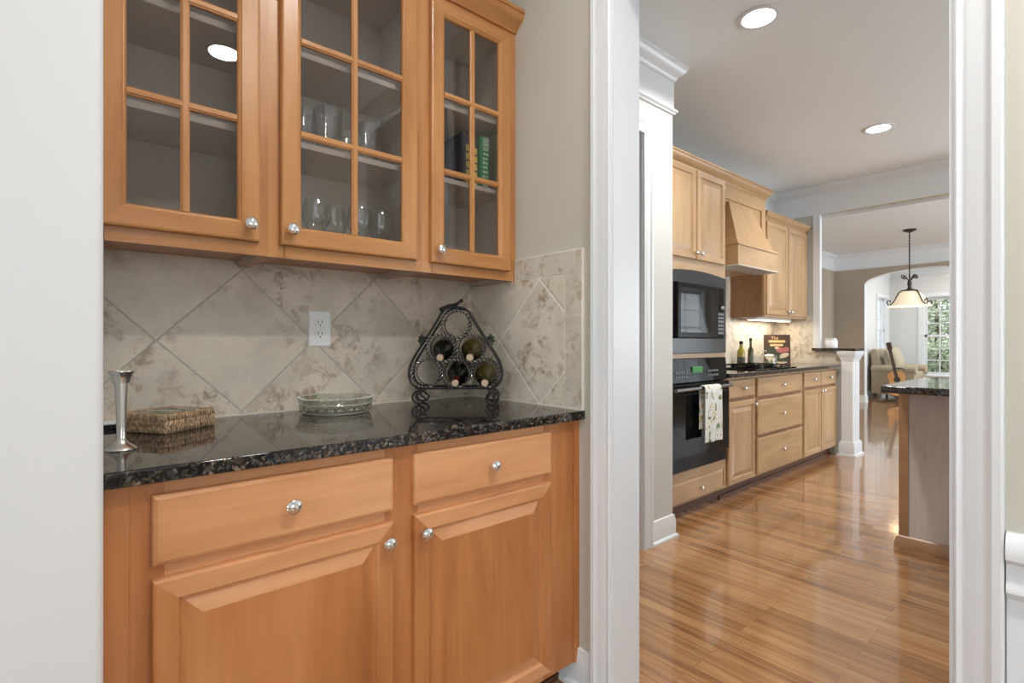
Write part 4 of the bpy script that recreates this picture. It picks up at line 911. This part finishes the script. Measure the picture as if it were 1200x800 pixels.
for (cx, cz, rx, rz, m_, a) in ((-.05, .135, .05, .03, 1, .3), (.03, .145, .045, .028, 0, -.2), (.08, .15, .03, .025, 0, .4), (-.01, .095, .045, .035, 1, 0), (.06, .09, .05, .022, 2, .35), (-.06, .07, .05, .03, 2, -.2), (.05, .045, .055, .02, 1, .1), (-.05, .03, .05, .018, 3, .1), (.03, .02, .06, .012, 2, .05), (.0, .165, .02, .015, 2, 0)):
    ell(mb, cx, cz, rx, rz, m_, a)
mb.build('cover_picture', [M_pink, M_grn, M_crm, M_olvp], cv, local=True)
mb = MB()
for (xa, xb, za, zb) in ((-.075, .075, .218, .246), (-.062, .055, .183, .207)):
    x = xa
    while x < xb:
        wd = random.uniform(.011, .016)
        lbox(mb, x, min(xb, x+wd), -.0286, -.0281, za + random.uniform(0, .003), zb - random.uniform(0, .003)); x += wd + .002
mb.build('cover_title', M_gold, cv, local=True)
fc = bpy.data.curves.new('title_word', 'FONT'); fc.body = 'The'; fc.size = .042; fc.align_x = 'CENTER'; fc.extrude = .0003
fo = bpy.data.objects.new('title_word', fc); COL.objects.link(fo); fc.materials.append(M_gold)
bpy.context.view_layer.update()
fm_ = bpy.data.meshes.new_from_object(fo.evaluated_get(bpy.context.evaluated_depsgraph_get())); bpy.data.objects.remove(fo)
fo = bpy.data.objects.new('title_word', fm_); COL.objects.link(fo)
fo.parent = cv; fo.location = LB(-.02, -.0290, .253); fo.rotation_euler = (PI/2 - math.atan(lean), 0, 0)
t = thing('book_stand', 'small dark wire stand propping up the cookbook', 'stand', (5.44, 2.20, ZK), math.atan2(-.93, .37) + R(6))
mb = MB(); mb.box((-.09, -.040, .0002), (.09, -.0295, .006))
for xx in (-.07, .07): mb.tube([(xx, -.034, .003), (xx, -.034, .0015), (xx, .10, .003), (xx, .009+.18*lean, .18)], .0025, 6)
for xx in (-.07, .07): mb.tube([(xx, -.036, .004), (xx, -.036, .018)], .0025, 6)
mb.build('wire_frame', M_iron, t, smooth=40, local=True)
# white jar on the ledge
t = thing('candle_jar', 'white lidded jar standing on the granite bar ledge', 'jar', (5.99, 1.885, 1.0722))
mb = MB(); mb.lathe([(0, 0), (.055, 0), (.060, .006), (.060, .074), (.055, .082), (0, .083)], (5.99, 1.885, 1.0722), 32); mb.build('jar_body', M_plastic, t, smooth=40)
mb = MB(); mb.lathe([(0, .0832), (.049, .0832), (.052, .086), (.052, .097), (.046, .104), (0, .106)], (5.99, 1.885, 1.0722), 32); mb.build('lid', plain('pale_grey_lid', (0.62, 0.60, 0.55), 0.35), t, smooth=40)
# island
t = thing('kitchen_island', 'wooden kitchen island with a plain greyish end panel by the doorway', 'island', (3.75, 0, 0))
mb = MB(); mb.box((3.506, -1.6, .0), (4.05, .758, .876)); mb.build('end_panel', M_isl, t)
mb = MB(); mb.box((3.499, .722, .02), (3.52, .765, .876)); mb.build('corner_post', M_isl_edge, t)
mb = MB(); sweep_mitre(mb, [(0, 0), (.026, 0), (.026, .012), (.020, .052), (.012, .062), (.008, .066), (0, .066)], [(3.506, -1.6), (3.506, .758), (4.05, .758)], [(-1,0), (-1,1), (0,1)]); mb.build('base_molding', M_isl_edge, t, smooth=35)
mb = MB(); mb.box((3.17, -1.65, .8765), (4.10, .772, .9135)); tag(mb.build('island_countertop', M_granite, bevel=.008, bseg=3), 'dark granite top of the kitchen island with an overhanging edge', 'countertop')

# ------------------------------------------------------------------ breakfast room pendant
PX, PY = 9.45, 1.935
t = thing('pendant_lamp', 'bronze pendant lamp with frosted bell shade and scroll arms over the breakfast area', 'pendant lamp', (PX, PY, HB))
mb = MB(); mb.lathe([(0, 0), (.085, 0), (.085, -.012), (.06, -.028), (.02, -.045), (0, -.046)], (PX, PY, HB), 28); mb.build('canopy', M_bronze, t, smooth=40)
mb = MB(); mb.tube([(PX, PY, HB-.04), (PX, PY, 2.02)], .008, 8)
for k in range(16): mb.lathe([(0, -.012), (.011, -.006), (.011, .006), (0, .012)], (PX, PY, 2.72 - k*.045), 8)
mb.build('stem', M_bronze, t, smooth=40)
dx, dy = .7576, -.6526
mb = MB(); mb.lathe([(0, 2.06), (.02, 2.05), (.028, 2.0), (.02, 1.95), (.03, 1.92), (.10, 1.90), (.105, 1.885), (0, 1.885)], (PX, PY, 0), 24); mb.build('socket_cup', M_bronze, t, smooth=40)
mb = MB(); mb.lathe([(.095, 1.884), (.13, 1.86), (.165, 1.81), (.195, 1.75), (.235, 1.695), (.265, 1.668), (.262, 1.662), (.23, 1.688), (.188, 1.742), (.158, 1.802), (.125, 1.852), (.095, 1.876)], (PX, PY, 0), 40)
m_, nt, b = nodes('frosted_amber_shade'); b.inputs['Base Color'].default_value = (.85, .74, .58, 1); b.inputs['Emission Color'].default_value = (1.0, .82, .58, 1); b.inputs['Emission Strength'].default_value = .5; b.inputs['Roughness'].default_value = .4
mb.build('shade', m_, t, smooth=50)
for s in (-1, 1):
    for q in (0, 1):
        ddx, ddy = (dx, dy) if q == 0 else (-dy, dx)
        pts = [(.02, 2.05), (.05, 2.08), (.08, 2.12), (.115, 2.12), (.12, 2.085), (.095, 2.075), (.09, 2.095)]
        mb = MB(); mb.tube([(PX+s*ddx*r_, PY+s*ddy*r_, z) for r_, z in pts], .008, 7); mb.build('upper_scroll', M_bronze, t, smooth=50); mb = MB()
        pts = [(.11, 1.895), (.16, 1.86), (.20, 1.79), (.24, 1.72), (.28, 1.685), (.32, 1.685), (.335, 1.72), (.315, 1.75), (.285, 1.74), (.29, 1.715)]
        mb.tube([(PX+s*ddx*r_, PY+s*ddy*r_, z) for r_, z in pts], .009, 7); mb.build('scroll_arm', M_bronze, t, smooth=50)
l = bpy.data.lights.new('pendant_bulb', 'POINT'); l.energy = 14; l.color = (1, .82, .6); l.shadow_soft_size = .06
lo = bpy.data.objects.new('pendant_bulb', l); COL.objects.link(lo); lo.parent = t; lo.location = (0, 0, 1.72-HB)
mb = MB(); mb.lathe([(0, 0), (.09, 0), (.09, -.01), (.07, -.018), (0, -.02)], (10.95, 1.62, HB), 24); tag(mb.build('ceiling_vent', plain('brown_grey_cover', (.25, .2, .16), .5), smooth=40), 'small dark round fitting on the breakfast room ceiling behind the pendant', 'ceiling fitting')

# ------------------------------------------------------------------ sunroom: armchair, pillow, guitar, bench
M_sofa = plain('khaki_upholstery', (0.42, 0.36, 0.255), 0.9, bump=.2, bscale=250); M_pil = plain('khaki_pillow_cloth', (0.43, 0.38, 0.27), 0.9)
t = thing('armchair', 'khaki rolled-arm upholstered armchair seen through the arch', 'armchair', (12.84, 2.80, 0), 0); t.scale = (1, .82, 1)
def lb(mb, x0, x1, y0, y1, z0, z1): mb.box((x0, y0, z0), (x1, y1, z1))
mb = MB(); lb(mb, -.46, .46, -.38, .40, .09, .40); mb.build('seat_base', M_sofa, t, bevel=.02, bseg=3, local=True)
mb = MB(); lb(mb, -.30, .30, -.42, .22, .40, .54); mb.build('seat_cushion', M_sofa, t, bevel=.045, bseg=4, local=True)
mb = MB(); mb.prism([(.20, .40), (.44, .40), (.50, .95), (.42, 1.0), (.33, .97)], lambda p: (-.40, p[0], p[1]), lambda p: (.40, p[0], p[1])); mb.build('backrest', M_sofa, t, bevel=.05, bseg=4, local=True)
for s in (-1, 1):
    mb = MB(); lb(mb, s*.30, s*.47, -.42, .44, .09, .58)
    mb.loops([[(s*.40 + .115*math.cos(a), y, .585 + .085*math.sin(a)) for a in [2*PI*k/24 for k in range(24)]] for y in (-.45, .44)])
    mb.build('arm', M_sofa, t, bevel=.012, bseg=3, local=True)
    for y in (-.37, .37):
        mb = MB(); mb.lathe([(0, 0), (.018, 0), (.028, .09), (0, .09)], (s*.41, y, 0), 12); mb.build('leg', M_toe, t, smooth=40, local=True)
def cushion(mb, c, ax, ay, az, n=14):
    """soft pillow in frame ax, ay (unit*half size) and az (half thickness)"""
    c, ax, ay, az = Vector(c), Vector(ax), Vector(ay), Vector(az); gr = {}
    vv = []; fs = []
    for s in (1, -1):
        for i in range(n+1):
            for j in range(n+1):
                u, v = -1+2*i/n, -1+2*j/n; h = ((1-u**4)*(1-v**4))**.5; pin = 1-.06*(1-abs(v))*abs(u)**3*0
                vv.append(c + ax*u*(1-.07*(1-v*v)*0 - .05*(1-abs(v))*(abs(u) > .99)) + ay*v*(1-.05*(1-abs(u))*(abs(v) > .99)) + az*s*h)
    o = (n+1)**2
    for s in (0, 1):
        for i in range(n):
            for j in range(n):
                q = [s*o+i*(n+1)+j, s*o+(i+1)*(n+1)+j, s*o+(i+1)*(n+1)+j+1, s*o+i*(n+1)+j+1]; fs.append(tuple(q if s == 0 else q[::-1]))
    mb.add(vv, fs)
mb = MB(); cushion(mb, (12.62, 2.83, .79), (.21, -.02, .03), (0, .08, .22), (0, -.10, .05)); tag(mb.build('throw_pillow', M_pil, smooth=60), 'plump khaki throw pillow leaning in the armchair', 'pillow')
# guitar
M_gtop = wood('guitar_spruce', (.50,.24,.075), (.62,.31,.10), (.70,.38,.14), 'z', .25); M_gside = plain('guitar_mahogany', (.13, .05, .025), .3); M_gneck = plain('guitar_neck_dark', (.06, .035, .022), .4)
g = thing('acoustic_guitar', 'acoustic guitar with orange top leaning on a stand before the armchair', 'guitar', (11.92, 2.57, .10))
view = Vector((11.92, 2.57, 0)).normalized()
gx = Vector((view.y, -view.x, 0)); gy = view.copy()
g.rotation_mode = 'QUATERNION'
g.rotation_quaternion = Matrix((gx, gy, Vector((0,0,1)))).transposed().to_quaternion() @ Matrix.Rotation(R(-11), 3, 'Y').to_quaternion() @ Matrix.Rotation(R(-12), 3, 'X').to_quaternion()
def gout(n=40):
    hw = [(0, 0), (.02, .09), (.05, .145), (.10, .182), (.15, .188), (.20, .172), (.25, .142), (.29, .128), (.33, .130), (.38, .143), (.43, .138), (.47, .105), (.49, .06), (.495, 0)]
    Rr = [(w_, z) for z, w_ in hw]; return Rr + [(-w_, z) for w_, z in Rr[-2:0:-1]]
mb = MB(); mb.prism(gout(), lambda p: (p[0], 0, p[1]), lambda p: (p[0], .10, p[1]), 1); 
bd = mb.build('body', [M_gtop, M_gside], g, local=True, smooth=50)
mb = MB(); mb.prism(gout(), lambda p: (p[0]*.985, -.003, p[1]*.99+.002), lambda p: (p[0]*.985, .0, p[1]*.99+.002)); mb.build('soundboard', M_gtop, bd, local=True)
mb = MB(); mb.lathe([(0, 0), (.052, 0), (.052, .002), (0, .002)], (0, -.003, .325), 28, Matrix.Rotation(PI/2, 3, 'X')); mb.build('sound_hole', M_slot, bd, local=True)
mb = MB(); mb.box((-.075, -.012, .14), (.075, -.003, .165)); mb.build('bridge', M_gneck, bd, local=True)
mb = MB(); mb.box((-.027, -.014, .37), (.027, .014, .90)); nk = mb.build('neck', M_gneck, g, local=True)
mb = MB(); mb.prism([(-.027, .90), (.027, .90), (.038, .93), (.034, 1.07), (-.034, 1.07), (-.038, .93)], lambda p: (p[0], .0+(p[1]-.9)*.2-.010, p[1]), lambda p: (p[0], .016+(p[1]-.9)*.2-.010, p[1]))
for k in range(3):
    for s in (-1, 1): mb.box((s*.036, .002+.02*k*.5, .945+.045*k), (s*.056, .012+.02*k*.5, .960+.045*k))
mb.build('headstock', M_gneck, g, local=True)
t = thing('guitar_stand', 'black tubular stand holding the acoustic guitar', 'guitar stand', (11.92, 2.57, 0), math.atan2(gx.y, gx.x))
mb = MB(); mb.tube([(-.20, -.10, .012), (0, .06, .06), (.20, -.10, .012)], .011, 8); mb.tube([(0, .06, .06), (0, .40, .012)], .011, 8); mb.tube([(0, .06, .06), (-.02, .20, .40), (-.04, .24, .60)], .010, 8); mb.tube([(-.10, -.07, .12), (-.10, -.07, .08), (-.10, .08, .07), (.10, .08, .07), (.10, -.07, .08), (.10, -.07, .12)], .009, 8)
mb.tube([(-.14, .13, .60), (-.10, .20, .62), (.02, .22, .62), (.06, .15, .60)], .010, 8)
mb.build('tube_frame', M_iron, t, smooth=50, local=True)
t = thing('window_bench', 'low white bench under the sunroom window', 'bench', (13.72, 2.15, 0))
mb = MB(); mb.box((13.50, 1.45, .40), (13.93, 2.92, .44)); mb.build('seat', M_trim, t, bevel=.005)
for yy in (1.50, 2.20, 2.87):
    mb = MB(); mb.box((13.53, yy-.025, 0), (13.90, yy+.025, .40)); mb.build('leg', M_trim, t)
mb = MB(); cushion(mb, (13.70, 2.60, .505), (.12, 0, 0), (0, .10, .0), (0, 0, .065)); tag(mb.build('bench_cushion', plain('grey_green_cloth', (.22, .22, .16), .9), smooth=60), 'small grey-green cushion on the white window bench', 'cushion')

# ------------------------------------------------------------------ garden beyond the windows
def mat_foliage(name, a, b_):
    m, nt, b = nodes(name); L = nt.links.new
    tc = N(nt, 'ShaderNodeTexCoord'); n = N(nt, 'ShaderNodeTexNoise', Scale=4.0, Detail=2.0); L(tc.outputs['Object'], n.inputs['Vector'])
    r = ramp(nt, [(.35, a), (.65, b_)]); L(n.outputs['Fac'], r.inputs['Fac']); L(r.outputs['Color'], b.inputs['Base Color']); b.inputs['Roughness'].default_value = .6
    b.inputs['Subsurface Weight'].default_value = 0
    return m
M_fol = mat_foliage('leaf_green', (.24, .30, .18), (.48, .53, .38)); M_bark = plain('bark_brown', (.16, .12, .09), .9, var=.3)
def tree(x, y, h, r, label, n=2600):
    t = thing('garden_tree', label, 'tree', (x, y, -.3), group='garden trees')
    mb = MB(); mb.tube([(x, y, -.3), (x+.05, y, h*.4), (x-.03, y+.04, h*.8)], lambda u: .09*(1-.7*u), 8); tr = mb.build('trunk', M_bark, t, smooth=50)
    mb = MB()
    for k in range(n):
        while True:
            p = Vector((random.uniform(-1, 1), random.uniform(-1, 1), random.uniform(-1, 1)))
            if p.length < 1: break
        c = Vector((x + p.x*r, y + p.y*r, h*.55 + p.z*h*.52)); a = Vector((random.gauss(0,1), random.gauss(0,1), random.gauss(0,1))).normalized(); b = a.orthogonal().normalized(); s = random.uniform(.04, .085)
        mb.add([c-a*s, c+b*s*.5, c+a*s, c-b*s*.5], [(0,1,2,3)])
    mb.build('foliage', M_fol, t)
tree(17.6, 3.0, 3.0, .9, 'leafy green tree filling the middle of the sunroom window view')
tree(20.4, 3.6, 4.8, 1.3, 'taller leafy tree farther back, showing in the top panes of the sunroom window', 3600)
tree(15.7, 2.62, 1.1, .5, 'low leafy green shrub outside the bottom of the sunroom window', 1200)
mb = MB(); mb.box((14.3, -6, -.42), (30, 12, -.3)); struct(mb.build('ground_lawn', plain('lawn_green', (.20, .27, .11), .9, var=.3)))
l = bpy.data.lights.new('sun', 'SUN'); l.energy = 3.0; l.angle = R(3); so = bpy.data.objects.new('sun', l); COL.objects.link(so)
so.rotation_euler = Vector((.55, .35, -1)).to_track_quat('-Z', 'Y').to_euler()
